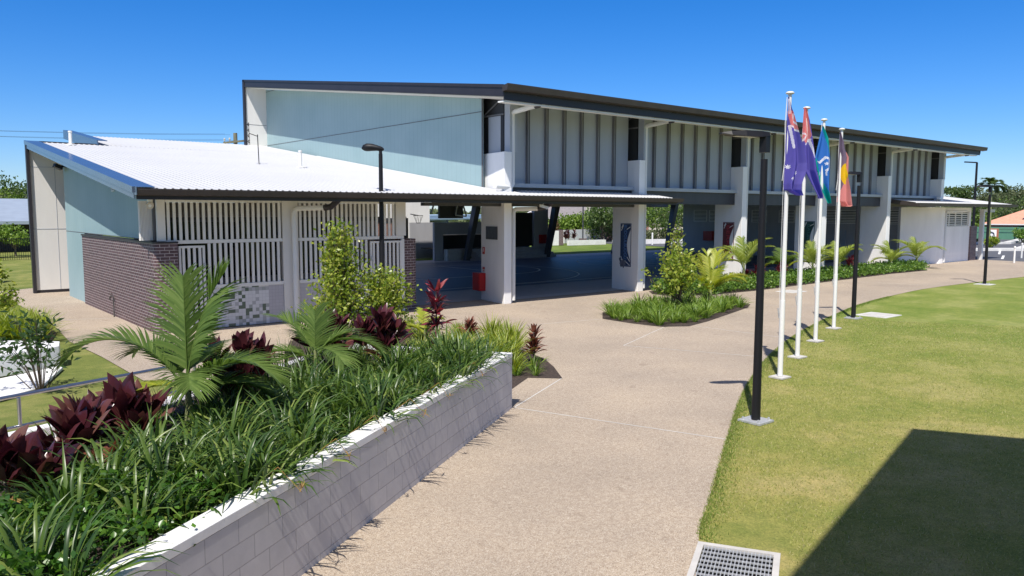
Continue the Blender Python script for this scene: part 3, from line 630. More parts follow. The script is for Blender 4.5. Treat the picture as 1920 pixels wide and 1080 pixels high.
# ------------------------------------------------------------ wall mounted things
def on_face(ci, f, z, out=.0):   # a point on the left-hand face of column ci; f 0 front .. 1 back
    x = COLX[ci]; a = Vector((x, 21.68)); b = Vector((x+.28, 23.4)); d = (b-a); nn = Vector((-d.y, d.x)).normalized()
    if nn.x > 0: nn = -nn
    q = a+d*f+nn*out; return (q.x, q.y, z)
def facebox(mb, ci, f0, f1, z0, z1, o0, o1):
    P_ = [on_face(ci, f, z, o) for z in (z0, z1) for (f, o) in ((f0, o0), (f1, o0), (f1, o1), (f0, o1))]
    mb.hexa(P_[:4], P_[4:])
def text_mesh(txt, size, mat, extrude=.004, name='lettering'):
    cu = bpy.data.curves.new(name, 'FONT'); cu.body = txt; cu.size = size; cu.extrude = extrude; cu.align_x = 'CENTER'; cu.align_y = 'CENTER'; cu.space_character = 1.0
    o = bpy.data.objects.new(name, cu); COL.objects.link(o); dg = bpy.context.evaluated_depsgraph_get()
    me = bpy.data.meshes.new_from_object(o.evaluated_get(dg)); bpy.data.objects.remove(o); me.materials.clear(); me.materials.append(mat)
    return me
signdefs = [(1, 'BUDGULBUDGU', (.012, .03, .10), (.10, .22, .52), 'tall navy house sign lettered downward on the second white column, nearest of the three', .125, 1),
            (2, 'BERKI', (.12, .008, .012), (.40, .03, .04), 'tall dark red sign lettered downward on a white column behind the palms', .26, 1),
            (3, 'BAURU', (.008, .05, .045), (.05, .17, .15), 'tall dark green sign lettered downward on a white column behind the flagpoles', .26, 1)]
for ci, txt, cd, cl, lab, tsz, _ in signdefs:
    T = thing('house_sign', lab, 'sign', on_face(ci, .5, 1.0, .02), 'painted house signs on the white columns')
    md = paint('sign_dark_'+txt.lower(), cd, .45, .05, 3); ml = paint('sign_light_'+txt.lower(), cl, .45, .05, 3)
    f0, f1, z0, z1 = .25, .66, 1.0, 2.80
    fb = lambda mb, a, b, c, d, o0, o1: facebox(mb, ci, a, b, c, d, o0, o1)
    mb = MB(); fb(mb, f0, f1, z0, z1, .004, .016); bk = mb.build('sign_panel', M['signwhite'], T)
    mb = MB(); fb(mb, f0, f0+.02, z0, z1, .016, .026); fb(mb, f1-.02, f1, z0, z1, .016, .026); fb(mb, f0+.02, f1-.02, z0, z0+.035, .016, .026); fb(mb, f0+.02, f1-.02, z1-.035, z1, .016, .026)
    mb.build('border', md, bk)
    # curved dark band carrying the letters with pale diagonal flashes
    mb = MB(); N_ = 24; L_ = []; Rr = []
    for k in range(N_+1):
        t = k/N_; z = z1-.04-(z1-z0-.08)*t
        bow = .10*math.sin(math.pi*t)
        L_.append((f0+.03+max(0, .30-t*2.2)*.0+bow*1.2+(.09 if False else 0), z)); Rr.append((f1-.03-bow*.0-.06*math.sin(math.pi*min(1, max(0, (t-.12)/.6)))*1.8, z))
    # image left = larger f (back), so right edge of band is the front side
    for k in range(N_):
        a = on_face(ci, f1-.03, L_[k][1], .020); 
        lf = f1-.02; rf_ = f0+.03+.13*math.sin(math.pi*min(1, max(0, (k/N_-.12)/.75))); rf2 = f0+.03+.13*math.sin(math.pi*min(1, max(0, ((k+1)/N_-.12)/.75)))
        P0 = [on_face(ci, lf, L_[k][1], .0175), on_face(ci, rf_, L_[k][1], .0175), on_face(ci, rf2, L_[k+1][1], .0175), on_face(ci, lf, L_[k+1][1], .0175)]
        mb.add(P0, [(0, 1, 2, 3)])
    mb.build('band', md, bk)
    mb = MB()
    for (fa, za, fb_, zb) in ((.62, 2.62, .56, 2.76), (.63, 2.5, .55, 2.72), (.42, 2.55, .29, 2.66), (.40, 1.40, .29, 1.22), (.48, 1.24, .30, 1.06), (.64, 1.42, .58, 1.26), (.63, 1.3, .56, 1.16)):
        a = Vector(on_face(ci, fa, za, .021)); b = Vector(on_face(ci, fb_, zb, .021)); mb.bar(a, b, .012, .03)
    mb.build('flash_stripe', M['signwhite'], bk)
    # bird or animal emblem reduced to a plain grey splash shape at the foot
    mb = MB(); ce = (f1-.11, 1.12); pts = []
    for k in range(14):
        rr_ = (.10 if k % 2 else .16); aa = 2*math.pi*k/14
        pts.append(on_face(ci, ce[0]+rr_*math.cos(aa)*.9, ce[1]+rr_*1.3*math.sin(aa), .028))
    mb.add(pts, [tuple(range(14))]); mb.add([on_face(ci, f1+.02, 1.38, .026), on_face(ci, f1+.05, 1.3, .026), on_face(ci, f1-.02, 1.08, .026), on_face(ci, f1-.05, 1.15, .026)], [(0, 1, 2, 3)])
    mb.build('emblem', paint('emblem_grey', (.13, .13, .17), .6, .2, 20), bk)
    me = text_mesh(txt, .2, ml); o = bpy.data.objects.new('lettering', me); COL.objects.link(o)
    xs = [v.co.x for v in me.vertices]; wd = max(xs)-min(xs); tgt = 1.42 if len(txt) > 6 else 1.05
    sc = tgt/wd
    x = COLX[ci]; a = Vector((x, 21.68)); b = Vector((x+.28, 23.4)); d = (b-a).normalized(); nn = Vector((-d.y, d.x)); nn = nn if nn.x < 0 else -nn
    ctr = Vector(on_face(ci, .475, 2.02 if len(txt) > 6 else 2.12, .026))
    ex = Vector((0, 0, -1)); ez = Vector((nn.x, nn.y, 0)); ey = ez.cross(ex)
    ys = [v.co.y for v in me.vertices]; hh = max(ys)-min(ys); sy = .19/hh
    for v in me.vertices:
        q = ex*(v.co.x*sc)+ey*(v.co.y*sy)+ez*v.co.z; v.co = ctr+q-T.location
    o.parent = bk
def facething(name, lab, cat, ci, f0, f1, z0, z1, o0, o1, mat):
    mb = MB(); facebox(mb, ci, f0, f1, z0, z1, o0, o1); return mb
mb = facething('', '', '', 0, .27, .76, 2.28, 2.75, .004, .03, None); tag(mb.build('plaque', M['bronze'], bevel=.004), 'square dull bronze plaque on the first white column', 'plaque')
T = thing('fire_hose_cabinet', 'red fire hose cabinet hanging low on the first white column beside the court', 'cabinet', on_face(0, .95, .2, .1))
mb = MB(); facebox(mb, 0, .79, 1.12, .36, 1.02, .005, .26); cb = mb.build('cabinet_body', M['red'], T, bevel=.01)
mb = MB(); facebox(mb, 0, .81, 1.10, .39, .99, .262, .272); facebox(mb, 0, .84, .87, .62, .74, .273, .285); mb.build('cabinet_door', M['red'], T)
T = thing('fire_hose_sign', 'small red and white fire hose sign directly above the red cabinet', 'sign', on_face(0, .9, 1.1, 0))
mb = MB(); facebox(mb, 0, .80, .94, 1.06, 1.26, .004, .012); b = mb.build('sign_plate', M['signwhite'], T)
mb = MB(); facebox(mb, 0, .82, .92, 1.15, 1.24, .0125, .0145); facebox(mb, 0, .84, .90, 1.08, 1.12, .0125, .0145); mb.build('hose_symbol', M['red'], b)
T = thing('extinguisher_sign', 'narrow upright red sign with white panel at head height on the first white column', 'sign', on_face(0, .9, 1.7, 0))
mb = MB(); facebox(mb, 0, .83, .91, 1.72, 1.98, .004, .03); b = mb.build('sign_plate', M['red'], T)
mb = MB(); facebox(mb, 0, .855, .885, 1.80, 1.94, .0305, .034); mb.build('white_panel', M['signwhite'], b)
for i, lab in ((2, 'small black wall light on the column carrying the red sign'), (3, 'small black wall light on the column carrying the green sign'), (4, 'small black wall light on the sunlit fifth column near the right pair of palms')):
    T = thing('wall_light', lab, 'light', on_face(i, .55, 3.8, 0), 'small wall lights on the columns')
    mb = MB(); facebox(mb, i, .5, .6, 3.75, 3.98, .004, .03); mb.build('back_plate', M['black'], T)
    mb = MB(); p0 = on_face(i, .55, 3.74, .07); mb.tube([p0, (p0[0], p0[1], 3.99)], .05, 10); mb.build('lamp_body', M['black'], T)
# flood lights, camera, vents
T = thing('sensor_floodlight', 'round cream sensor light under the dark gutter at the left corner of the slatted front', 'light', (5.75, 21.9, 3.5))
mb = MB(); mb.tube([(5.75, 21.9, 3.5), (5.75, 21.9, 3.58)], .07, 12); mb.build('mount', M['whitemetal'], T)
mb = MB(); mb.tube([(5.75, 21.92, 3.44), (5.72, 21.8, 3.42)], [.10, .09], 14); mb.build('head', M['cream'], T)
mb = MB(); mb.tube([(5.722, 21.802, 3.421), (5.718, 21.79, 3.42)], [.04, .04], 14); mb.build('lens', M['whitemetal'], T)
T = thing('wall_floodlight', 'black box floodlight under the verge high on the pale teal side wall', 'light', (5.9, 33.9, 5.0))
mb = MB(); mb.bar((5.95, 33.8, 4.95), (5.75, 33.8, 4.95), .08); mb.build('arm', M['black'], T)
mb = MB(); mb.hexa([(5.55, 33.6, 4.92), (5.8, 33.6, 4.80), (5.8, 34.1, 4.80), (5.55, 34.1, 4.92)], [(5.6, 33.6, 5.05), (5.83, 33.6, 4.92), (5.83, 34.1, 4.92), (5.6, 34.1, 5.05)]); mb.build('head', M['black'], T)
T = thing('wall_vent', 'small white louvred vent high on the pale teal side wall', 'vent', (5.94, 26.6, 3.9))
mb = MB(); mb.box(5.92, 26.5, 3.88, 5.948, 26.8, 4.2); b = mb.build('frame', M['whitemetal'], T)
mb = MB()
for k in range(5): mb.box(5.912, 26.53, 3.92+k*.052, 5.92, 26.77, 3.94+k*.052)
mb.build('blades', M['fin'], b)
T = thing('security_camera', 'small white security camera under the gutter beside the first column', 'camera', (18.6, 21.0, 3.45))
mb = MB(); mb.tube([(18.6, 21.0, 3.5), (18.55, 20.9, 3.58)], .02, 8); mb.build('bracket', M['whitemetal'], T)
mb = MB(); mb.bar((18.42, 20.95, 3.50), (18.72, 20.85, 3.42), .09); mb.build('camera_body', M['whitemetal'], T)
T = thing('garden_tap', 'thin bronze garden tap standing against the plum brick side wall', 'tap', (5.8, 26.6, 0))
mb = MB(); mb.tube([(5.8, 26.6, 0), (5.8, 26.6, .62), (5.78, 26.72, .66)], .018, 8); mb.build('standpipe', M['bronze'], T)
mb = MB(); mb.tube([(5.78, 26.7, .66), (5.76, 26.86, .6), (5.76, 26.88, .52)], .022, 8); mb.bar((5.8, 26.7, .72), (5.7, 26.7, .72), .02); mb.build('tap_head', M['bronze'], T)
T = thing('roof_antenna', 'black pole antenna with stacked dipoles standing on the white roof', 'antenna', (11.75, 29.6, shz(29.6)))
ax_, ay_ = 11.75, 29.6; az_ = shz(ay_)
mb = MB(); mb.tube([(ax_, ay_, az_), (ax_-.03, ay_, az_+1.12)], .018, 8); mb.tube([(ax_-.03, ay_, az_+1.05), (ax_-.34, ay_+.0, az_+1.14)], .014, 6); mb.build('mast', M['black'], T)
mb = MB()
mb.tube([(ax_-.34, ay_, az_+.72), (ax_-.36, ay_, az_+1.55)], .010, 6)
for k in range(4):
    z = az_+.84+k*.21; mb.tube([(ax_-.35, ay_, z-.05), (ax_-.41, ay_, z), (ax_-.35, ay_, z+.05)], .02, 6)
mb.build('dipole_array', M['black'], T)
for (vx, vy, h, lab) in ((12.97, 28.6, .6, 'short white vent pipe standing in the middle of the white shed roof'), (6.46, 35.5, .5, 'white vent pipe beside the dark roof step at the upper left of the white roof')):
    mb = MB(); mb.lathe([(.16, 0), (.16, .03), (.065, .05), (.06, h), (.075, h), (.075, h+.06), (.0, h+.07)], (vx, vy, shz(vy)), 14); tag(mb.build('vent_pipe', M['whitemetal']), lab, 'pipe', 'white vent pipes on the shed roof')

# ------------------------------------------------------------ lamps
def box_lamp(x, y, lab, s=1.0):
    T = thing('street_lamp', lab, 'lamp', (x, y, 0), 'black path lamps along the lawn edge'); h = 4.45
    mb = MB(); mb.box(-.2, -.2, 0, .2, .2, .03); 
    b = mb.build('base_plate', M['galv'] if s else M['black']); b.parent = T
    for sx in (-1, 1):
        for sy in (-1, 1):
            mb = MB(); mb.tube([(sx*.14, sy*.14, .03), (sx*.14, sy*.14, .07)], .02, 6); o = mb.build('bolt', M['galv']); o.parent = b
    mb = MB(); mb.tube([(0, 0, .03), (0, 0, h-.35)], [.070, .052], 16); o = mb.build('pole', M['black'], smooth=True); o.parent = T
    mb = MB(); mb.box(-.058, -.058, h-.25, .058, .058, h-.0); o = mb.build('collar', M['black']); o.parent = T
    hx = Vector((-.86, .50, 0)).normalized(); hy = Vector((-hx.y, hx.x, 0))
    mb = MB()
    def P(a, b_, z): q = hx*a+hy*b_; return (q.x, q.y, h+z)
    prof = [(-.06, .055, .0, .055), (.08, .09, -.02, .07), (.35, .13, -.015, .075), (.58, .12, .0, .06), (.72, .06, .02, .04)]
    vs = []; 
    for a, w, z0, z1 in prof: vs += [P(a, -w, z0), P(a, w, z0), P(a, w*.7, z1), P(a, -w*.7, z1)]
    fs = [(0, 1, 2, 3), (19, 18, 17, 16)]
    for i in range(4):
        for k in range(4): fs.append((4*i+k, 4*i+4+k, 4*i+4+(k+1) % 4, 4*i+(k+1) % 4))
    mb.add(vs, fs); hd = mb.build('lamp_head', M['black']); hd.parent = T
    mb = MB(); mb.add([P(.15, -.07, -.024), P(.5, -.08, -.012), P(.5, .08, -.012), P(.15, .07, -.024)], [(0, 1, 2, 3)]); o = mb.build('lens', M['galv']); o.parent = hd
    return T
box_lamp(10.70, 6.97, 'tall black path lamp in the grass, nearest and largest of the lamps')
box_lamp(23.6, 12.04, 'black path lamp just behind the four white flagpoles')
box_lamp(39.63, 14.08, 'black path lamp on a pale concrete pad at the far right of the lawn')
T = thing('street_lamp', 'black lamp with rounded shoebox head standing before the slatted front', 'lamp', (12.03, 20.9, 0))
mb = MB(); mb.tube([(12.03, 20.9, 0), (12.03, 20.9, 5.0)], [.085, .06], 16); mb.build('pole', M['black'], T, smooth=True)
mb = MB(); mb.tube([(12.03, 20.9, 4.75), (12.03, 20.9, 5.1)], .05, 12); mb.build('collar', M['black'], T)
hx = Vector((-.75, .62, 0)); hx.normalize(); mb = MB()
def lath(pts): return [(12.03+hx.x*a, 20.9+hx.y*a, 5.12+z) for a, z in pts]
mb.tube(lath([(-.1, .0), (-.03, .02), (.1, .05), (.25, .07), (.4, .07), (.5, .05), (.56, .03)]), [.03, .07, .085, .11, .12, .09, .02], 14)
mb.build('lamp_head', M['black'], T, smooth=True)

# ------------------------------------------------------------ flagpoles and flags
poles = [(13.95, 8.57), (16.23, 9.55), (18.62, 10.47), (21.09, 11.32)]
plab = ['white flagpole nearest the viewer, flying a blue flag with large stars', 'second white flagpole from the front with a blue flag swept to the right', 'third white flagpole from the front carrying the blue and green flag', 'farthest white flagpole carrying the black, yellow and red flag']
proto = None
for i, (x, y) in enumerate(poles):
    if proto is None:
        T = thing('flagpole', plab[0], 'flagpole', (0, 0, 0), 'white flagpoles along the lawn edge')
        mb = MB(); mb.box(-.17, -.15, 0, .17, .15, .03); mb.build('base_plate', M['concrete'], T)
        mb = MB(); mb.tube([(0, 0, .035), (0, 0, 1.55)], .052, 16); mb.build('lower_sleeve', M['whitemetal'], T, smooth=True)
        mb = MB(); mb.tube([(0, 0, 1.55), (0, 0, 5.55)], [.045, .034], 16); mb.build('shaft', M['whitemetal'], T, smooth=True)
        mb = MB(); mb.lathe([(.03, 0), (.075, .015), (.085, .035), (.06, .055), (.015, .065)], (0, 0, 5.55), 18); mb.build('finial', M['whitemetal'], T, smooth=True)
        mb = MB(); mb.tube([(-.05, .03, 5.5), (-.06, .04, 3.5), (-.055, .035, 1.3)], .004, 5); mb.build('halyard', M['whitemetal'], T)
        mb = MB(); mb.bar((-.05, .035, 1.2), (-.075, .05, 1.4), .018); mb.build('cleat', M['galv'], T)
        proto = T; o = T
    else:
        o = copy_tree(proto); o['label'] = plab[i]
    o.location = (x, y, 0)
FLM = {k: leafmat('flag_'+k, [c, c], .8, .45, spec=.1) for k, c in dict(blue=(.145, .125, .43), red=(.74, .28, .27), white=(.82, .80, .82), green=(.01, .36, .33), mid=(.06, .21, .56), black=(.21, .165, .23), yellow=(.82, .54, .03), rose=(.74, .31, .29)).items()}  # red, black and blue paled to include sunlight showing through the cloth
FK = ['blue', 'red', 'white', 'green', 'mid', 'black', 'yellow', 'rose']
def inpoly(x, y, P):
    c = False; j = len(P)-1
    for i in range(len(P)):
        if (P[i][1] > y) != (P[j][1] > y) and x < (P[j][0]-P[i][0])*(y-P[i][1])/(P[j][1]-P[i][1]+1e-9)+P[i][0]: c = not c
        j = i
    return c
def star(x, y, cx, cy, r, n=7):
    dx, dy = x-cx, y-cy; d = math.hypot(dx, dy)
    if d > r: return False
    a = (math.atan2(dx, -dy)/(2*math.pi/n)) % 1.0; a = min(a, 1-a)*2
    return d < r*(1-.55*a)
def segd(x, y, a, b):
    ax, ay = a; bx, by = b; dx, dy = bx-ax, by-ay; t = max(0, min(1, ((x-ax)*dx+(y-ay)*dy)/(dx*dx+dy*dy)))
    return math.hypot(x-ax-t*dx, y-ay-t*dy)
def flag1(X, Y):
    for c in ((140, 652, 21), (207, 697, 19), (172, 746, 18), (262, 418, 14)):
        if star(X, Y, *c): return 2
    if segd(X, Y, (180, 285), (225, 335)) < 5 or segd(X, Y, (184, 232), (180, 292)) < 5 or segd(X, Y, (160, 330), (222, 372)) < 6 or segd(X, Y, (152, 330), (178, 500)) < 8 or segd(X, Y, (145, 120), (152, 230)) < 6: return 2
    if inpoly(X, Y, [(140, 215), (178, 205), (235, 330), (222, 380), (160, 335)]): return 1
    if segd(X, Y, (190, 290), (205, 275)) < 6: return 2
    return 0
def flag2(X, Y):
    if segd(X, Y, (325, 450), (362, 590)) < 6 or segd(X, Y, (292, 490), (330, 450)) < 6 or segd(X, Y, (276, 400), (300, 420)) < 6 or segd(X, Y, (300, 415), (275, 460)) < 5: return 2
    if inpoly(X, Y, [(270, 200), (300, 190), (335, 420), (325, 460), (290, 485), (270, 430)]): return 1
    return 0
def flag3(X, Y):
    if star(X, Y, 463, 648, 15, 5): return 2
    dd = segd(X, Y, (395, 628), (420, 638)); d2 = segd(X, Y, (420, 638), (455, 600)); d3 = segd(X, Y, (455, 598), (484, 610)); d4 = segd(X, Y, (486, 610), (488, 680)); d5 = segd(X, Y, (488, 680), (462, 700)); d6 = segd(X, Y, (460, 700), (460, 740))
    if min(dd, d6) < 4 or min(d2, d3, d4, d5) < 8.5: return 2
    # green borders upper right and lower left with thin dark seams
    e = (X-448)-(Y-400)*.36 if Y < 560 else 99
    if Y < 560 and X > 432+(Y-360)*.26: return 3
    if Y > 610 and X < 372+(Y-610)*.36+10: return 3
    if Y > 880: return 3
    return 4
def flag4(X, Y):
    if ((X-606)/29)**2+((Y-735)/82)**2 < 1 and X < 640: return 6
    if X > 604-(Y-735)*.10+(0 if Y < 800 else -(Y-800)*.2): return 7
    return 5
def interp(tab, y):
    for (a, b), (c, d) in zip(tab[:-1], tab[1:]):
        if y <= c: return b+(d-b)*(y-a)/(c-a)
    return tab[-1][1]
flags = [(0, 4.32*95.6, (165, 52), -.033, [(105, 140), (230, 136), (420, 131), (640, 118), (790, 110), (835, 112), (880, 215)], [(105, 150), (190, 170), (230, 186), (380, 226), (500, 258), (620, 284), (690, 277), (790, 238), (835, 236), (880, 250)], flag1, 'purple blue flag with red and white canton and three large stars on the nearest pole'),
         (1, 4.32*83.5, (313, 187), -.033, [(200, 286), (300, 280), (420, 275), (560, 272), (690, 280), (750, 312), (850, 362), (918, 400)], [(200, 296), (300, 322), (450, 347), (600, 371), (700, 386), (800, 412), (900, 438), (918, 430)], flag2, 'purple blue flag with a red and white canton swept right, hanging on the second pole'),
         (2, 4.32*73.6, (455, 290), -.03, [(355, 432), (450, 406), (600, 369), (700, 384), (800, 406), (900, 450), (960, 486)], [(355, 440), (450, 484), (600, 502), (700, 502), (850, 499), (930, 504), (960, 498)], flag3, 'blue flag with green borders and a white headdress emblem, hanging on the third pole'),
         (3, 4.32*65.8, (590, 373), -.03, [(410, 562), (600, 556), (800, 560), (950, 556), (990, 600)], [(410, 575), (480, 602), (540, 612), (600, 643), (680, 640), (750, 634), (850, 650), (985, 664), (990, 650)], flag4, 'black and red flag with a yellow disc, hanging on the farthest pole')]
fdir = Vector((math.cos(YAW), math.sin(YAW), 0)); rdir = Vector((math.sin(YAW), -math.cos(YAW), 0))
for pi_, sc, (px0, py0), sl_, LT, RT, fn, lab in flags:
    x, y = poles[pi_]; NS, NT = 44, 150; Y0, Y1 = LT[0][0], LT[-1][0]
    T = thing('flag', lab, 'flag', (x, y, 4.5), 'flags on the four white poles')
    mb = MB(); vs = []; XY = []
    for j in range(NT+1):
        Y = Y0+(Y1-Y0)*j/NT; a = interp(LT, Y); b = interp(RT, Y); t = j/NT
        for i in range(NS+1):
            s = i/NS
            X = a+(b-a)*s
            z = 5.62-(Y-py0)/sc; dx = (X-(px0+sl_*(Y-py0)))/sc
            amp = .03+.075*t
            dep = amp*math.sin(s*9.0+pi_*1.7+t*2.2)+.03*math.sin(s*17+t*5+pi_)*t-.07
            P_ = Vector((x, y, 0))+rdir*dx+fdir*dep; vs.append((P_.x, P_.y, z)); XY.append((X, Y))
    mb.v = vs
    for j in range(NT):
        for i in range(NS):
            k = j*(NS+1)+i; mb.f.append((k, k+1, k+NS+2, k+NS+1))
            X = (XY[k][0]+XY[k+1][0])/2; Y = (XY[k][1]+XY[k+NS+1][1])/2
            mb.m.append(fn(X, Y))
    mb.build('cloth', [FLM[k] for k in FK], T, smooth=True, uv=False)
    mb = MB(); mb.tube([(x-.05, y+.03, 5.5), (x-.07, y+.04, 5.0), (x-.05, y+.03, 4.3), (x-.09, y+.05, 3.9)], .006, 5); mb.build('rope', M['whitemetal'], T)

# ------------------------------------------------------------ planter wall
A0 = Vector((-1.2, 3.83)); A1 = Vector((8.23, 10.04)); ud = (A1-A0).normalized(); nd_ = Vector((-ud.y, ud.x)); Ln = (A1-A0).length; TH = .19; DP = 3.3
PL = thing('raised_planter', 'long raised planter wall of white painted blocks beside the wide path', 'planter', (A1.x, A1.y, 0))
def wall(mb, a, b, th, z0, z1, side=1):
    a = Vector(a); b = Vector(b); d = (b-a).normalized(); nn = Vector((-d.y, d.x))*th*side
    mb.prism([tuple(a), tuple(b), tuple(b+nn), tuple(a+nn)], z0, z1)
def uvwall(o, a, b, parent):   # planar uv along the wall so block courses run level
    me = o.data; d = (Vector(b)-Vector(a)).normalized(); ul = me.uv_layers[0]; off = rootloc(parent)
    for l in me.loops:
        q = me.vertices[l.vertex_index].co+off; ul.data[l.index].uv = (Vector((q.x, q.y))-Vector(a)).dot(d), q.z-.065
mb = MB(); wall(mb, A0, A1, TH, 0, .865); o = mb.build('front_wall', M['block'], PL); uvwall(o, A0, A1, PL)
B1 = A1+nd_*DP; B0 = A0+nd_*DP
C1 = A1-ud*.0+nd_*TH
mb = MB(); wall(mb, C1, B1, TH, 0, .865); o = mb.build('end_wall', M['block'], PL); uvwall(o, C1, B1, PL)
mb = MB(); wall(mb, B0, B1-ud*.191, TH, 0, .82); o = mb.build('rear_wall', M['block'], PL); uvwall(o, B0, B1, PL)
mb = MB(); wall(mb, A0-nd_*.004, A1-nd_*.004+ud*.004, TH+.03, .866, .945)
e0 = A1+ud*.004+nd_*(TH+.028); mb.prism([tuple(e0), tuple(e0-ud*.22), tuple(e0-ud*.22+nd_*(DP-.3)), tuple(e0+nd_*(DP-.3))], .866, .945)
mb.build('capping', M['cap'], PL, bevel=.006)
i0 = A0+nd_*.23; i1 = A1+nd_*.23-ud*.2; i2 = B1-ud*.2-nd_*.0; i3 = B0
mb = MB(); mb.prism([tuple(i0), tuple(i1), tuple(i2), tuple(i3)], .3, .78); mb.build('soil', M['mulch'], PL)
# rail, ramp and kerb wall beyond the planter
RL = thing('handrail', 'stainless steel handrail with round posts behind the planter at the left', 'railing', (1.27, 11.56, 0))
q0 = Vector((-1.6, 10.55)); q1 = Vector((5.3, 12.98)); du = (q1-q0).normalized()
for zz, r_, nm in ((.95, .026, 'top_rail'), (.55, .022, 'lower_rail')):
    mb = MB(); mb.tube([(q0.x, q0.y, zz), (q1.x, q1.y, zz)], r_, 12); mb.build(nm, M['stain'], RL, smooth=True)
for k in range(6):
    q = q0+du*(.4+k*1.30+.15); mb = MB(); mb.tube([(q.x, q.y, .0), (q.x, q.y, .92)], .024, 12); mb.build('post', M['stain'], RL, smooth=True)
mb = MB(); wall(mb, q0+Vector((-.1, .5)), q1+Vector((-.1, .5)), .2, 0, .32); tag(mb.build('kerb_wall', M['cap'], bevel=.01), 'low white kerb wall running behind the steel handrail', 'low wall')
mb = MB(); mb.prism([(-3, 19.2), (1.2, 20.4), (2.3, 20.2), (3.12, 19.4), (3.0, 18.75), (2.45, 18.5), (1.5, 18.2), (-3, 16.0)], 0, .45)
mb.prism([(-3, 15.6), (1.62, 15.95), (2.3, 16.5), (3.0, 18.4), (2.9, 18.5), (1.9, 17.9), (-3, 15.8)], .0, .06)
tag(mb.build('seat_wall', M['cap'], bevel=.012), 'curved white concrete seat wall at the left edge between lawn and path', 'seat wall')
# small fixtures on lawn and path
GT = thing('drain_grate', 'galvanised steel drain grate in a concrete surround at the lawn corner', 'drain', (6.0, 4.2, 0))
g0 = Vector((6.25, 4.68)); gu = Vector((.50, -.865)).normalized(); gv = Vector((-gu.y, gu.x))*-1
def GP(a, b, z): q = g0+gu*a+gv*b; return (q.x, q.y, z)
def gbox(mb, a0, b0, a1, b1, z0, z1): mb.prism([GP(a0, b0, 0)[:2], GP(a1, b0, 0)[:2], GP(a1, b1, 0)[:2], GP(a0, b1, 0)[:2]], z0, z1)
mb = MB(); gw, gh = .78, 1.0
gbox(mb, 0, 0, gw, .06, -.1, .02); gbox(mb, 0, gh-.06, gw, gh, -.1, .02); gbox(mb, 0, .06, .06, gh-.06, -.1, .02); gbox(mb, gw-.06, .06, gw, gh-.06, -.1, .02); mb.build('surround', M['concrete'], GT)
mb = MB()
k = 0
while .08+k*.034 < gw-.07:
    a = .075+k*.034; gbox(mb, a, .065, a+.009, gh-.065, -.01, .017); k += 1
for k in range(9):
    b = .1+k*.1; gbox(mb, .066, b, gw-.066, b+.008, .0, .0185)
mb.build('grate_bars', M['galv'], GT)
mb = MB(); gbox(mb, .061, .061, gw-.061, gh-.061, -.012, -.008); mb.build('pit_floor', M['concrete'], GT)
for (cx, cy, w, h, lab, m_) in ((25.0, 11.93, .55, .5, 'square pale concrete pit lid in the lawn right of the second lamp', 'kerb'), (29.6, 17.8, .55, .4, 'square pale pit lid set in the path before the long bed', 'kerb'), (39.63, 14.08, .35, .35, 'pale concrete pad under the far right lamp', 'kerb')):
    T = thing('pit_lid', lab, 'pit lid', (cx, cy, 0), 'pale concrete lids and pads')
    mb = MB(); mb.box(cx-w, cy-h, -.02, cx+w, cy+h, .012); b = mb.build('frame', M[m_], T)
    if w > .5:
        mb = MB(); mb.box(cx-w*.82, cy-h*.82, .0121, cx+w*.82, cy+h*.82, .017); mb.build('lid', M['concrete'], T)

# unseen building of invented form, added to cast the lawn shadow
NB = thing('shadow_building', 'plain unseen block of invented form, added to throw the roof shadow over the lawn', 'building', (4, -4, 0))
c0 = Vector((7.95, 1.95)); e1 = Vector((-.968, -.249)).normalized(); e2 = Vector((.50, -.866)); e2 = e2.normalized()
def NP(a, b): q = c0+e1*a+e2*b; return (q.x, q.y)
mb = MB(); mb.prism([NP(0, 0), NP(14, 0), NP(14, 12), NP(0, 12)], 7.8, 8.0); mb.build('roof', M['dark'], NB)
mb = MB(); mb.prism([NP(1.2, 2.6), NP(13.5, 2.6), NP(13.5, 11), NP(1.2, 11)], 0, 7.79); mb.build('wall', M['white'], NB)

# ------------------------------------------------------------ plants
rs = np.random.RandomState(5)
def fastmesh(name, V, F, mat, parent=None, smooth=False, midx=None):
    me = bpy.data.meshes.new(name); V = np.asarray(V, dtype=np.float32); F = np.asarray(F, dtype=np.int32); k = F.shape[1]
    me.vertices.add(len(V)); me.vertices.foreach_set('co', V.ravel()); me.loops.add(F.size); me.loops.foreach_set('vertex_index', F.ravel())
    me.polygons.add(len(F)); me.polygons.foreach_set('loop_start', np.arange(0, F.size, k, dtype=np.int32)); me.polygons.foreach_set('loop_total', np.full(len(F), k, dtype=np.int32))
    me.update(calc_edges=True)
    for m in (mat if isinstance(mat, (list, tuple)) else [mat]): me.materials.append(m)
    if smooth: me.polygons.foreach_set('use_smooth', [True]*len(F))
    o = bpy.data.objects.new(name, me); COL.objects.link(o); o.parent = parent; return o
def leaf_cloud(P, D, L, Wd, fold=.25):
    """leaf diamonds: base points P, directions D, lengths L, widths Wd -> verts, quads (two folded halves)"""
    n = len(P); D = D/np.linalg.norm(D, axis=1, keepdims=True)
    rv = rs.normal(size=(n, 3)); rv[:, 2] *= .35; S_ = np.cross(D, rv); S_ /= np.linalg.norm(S_, axis=1, keepdims=True)+1e-9
    N_ = np.cross(S_, D); L = np.broadcast_to(L, n)[:, None]; Wd = np.broadcast_to(Wd, n)[:, None]
    tip = P+D*L-np.array([0, 0, 1])*L*.12; mid = P+D*L*.45
    a = mid+S_*Wd*.5+N_*Wd*fold; b = mid-S_*Wd*.5+N_*Wd*fold
    V = np.stack([P, a, tip, b], 1).reshape(-1, 3); i = np.arange(n)[:, None]*4
    return V, np.concatenate([i+np.array([[0, 1, 2]]), i+np.array([[0, 2, 3]])], 0)
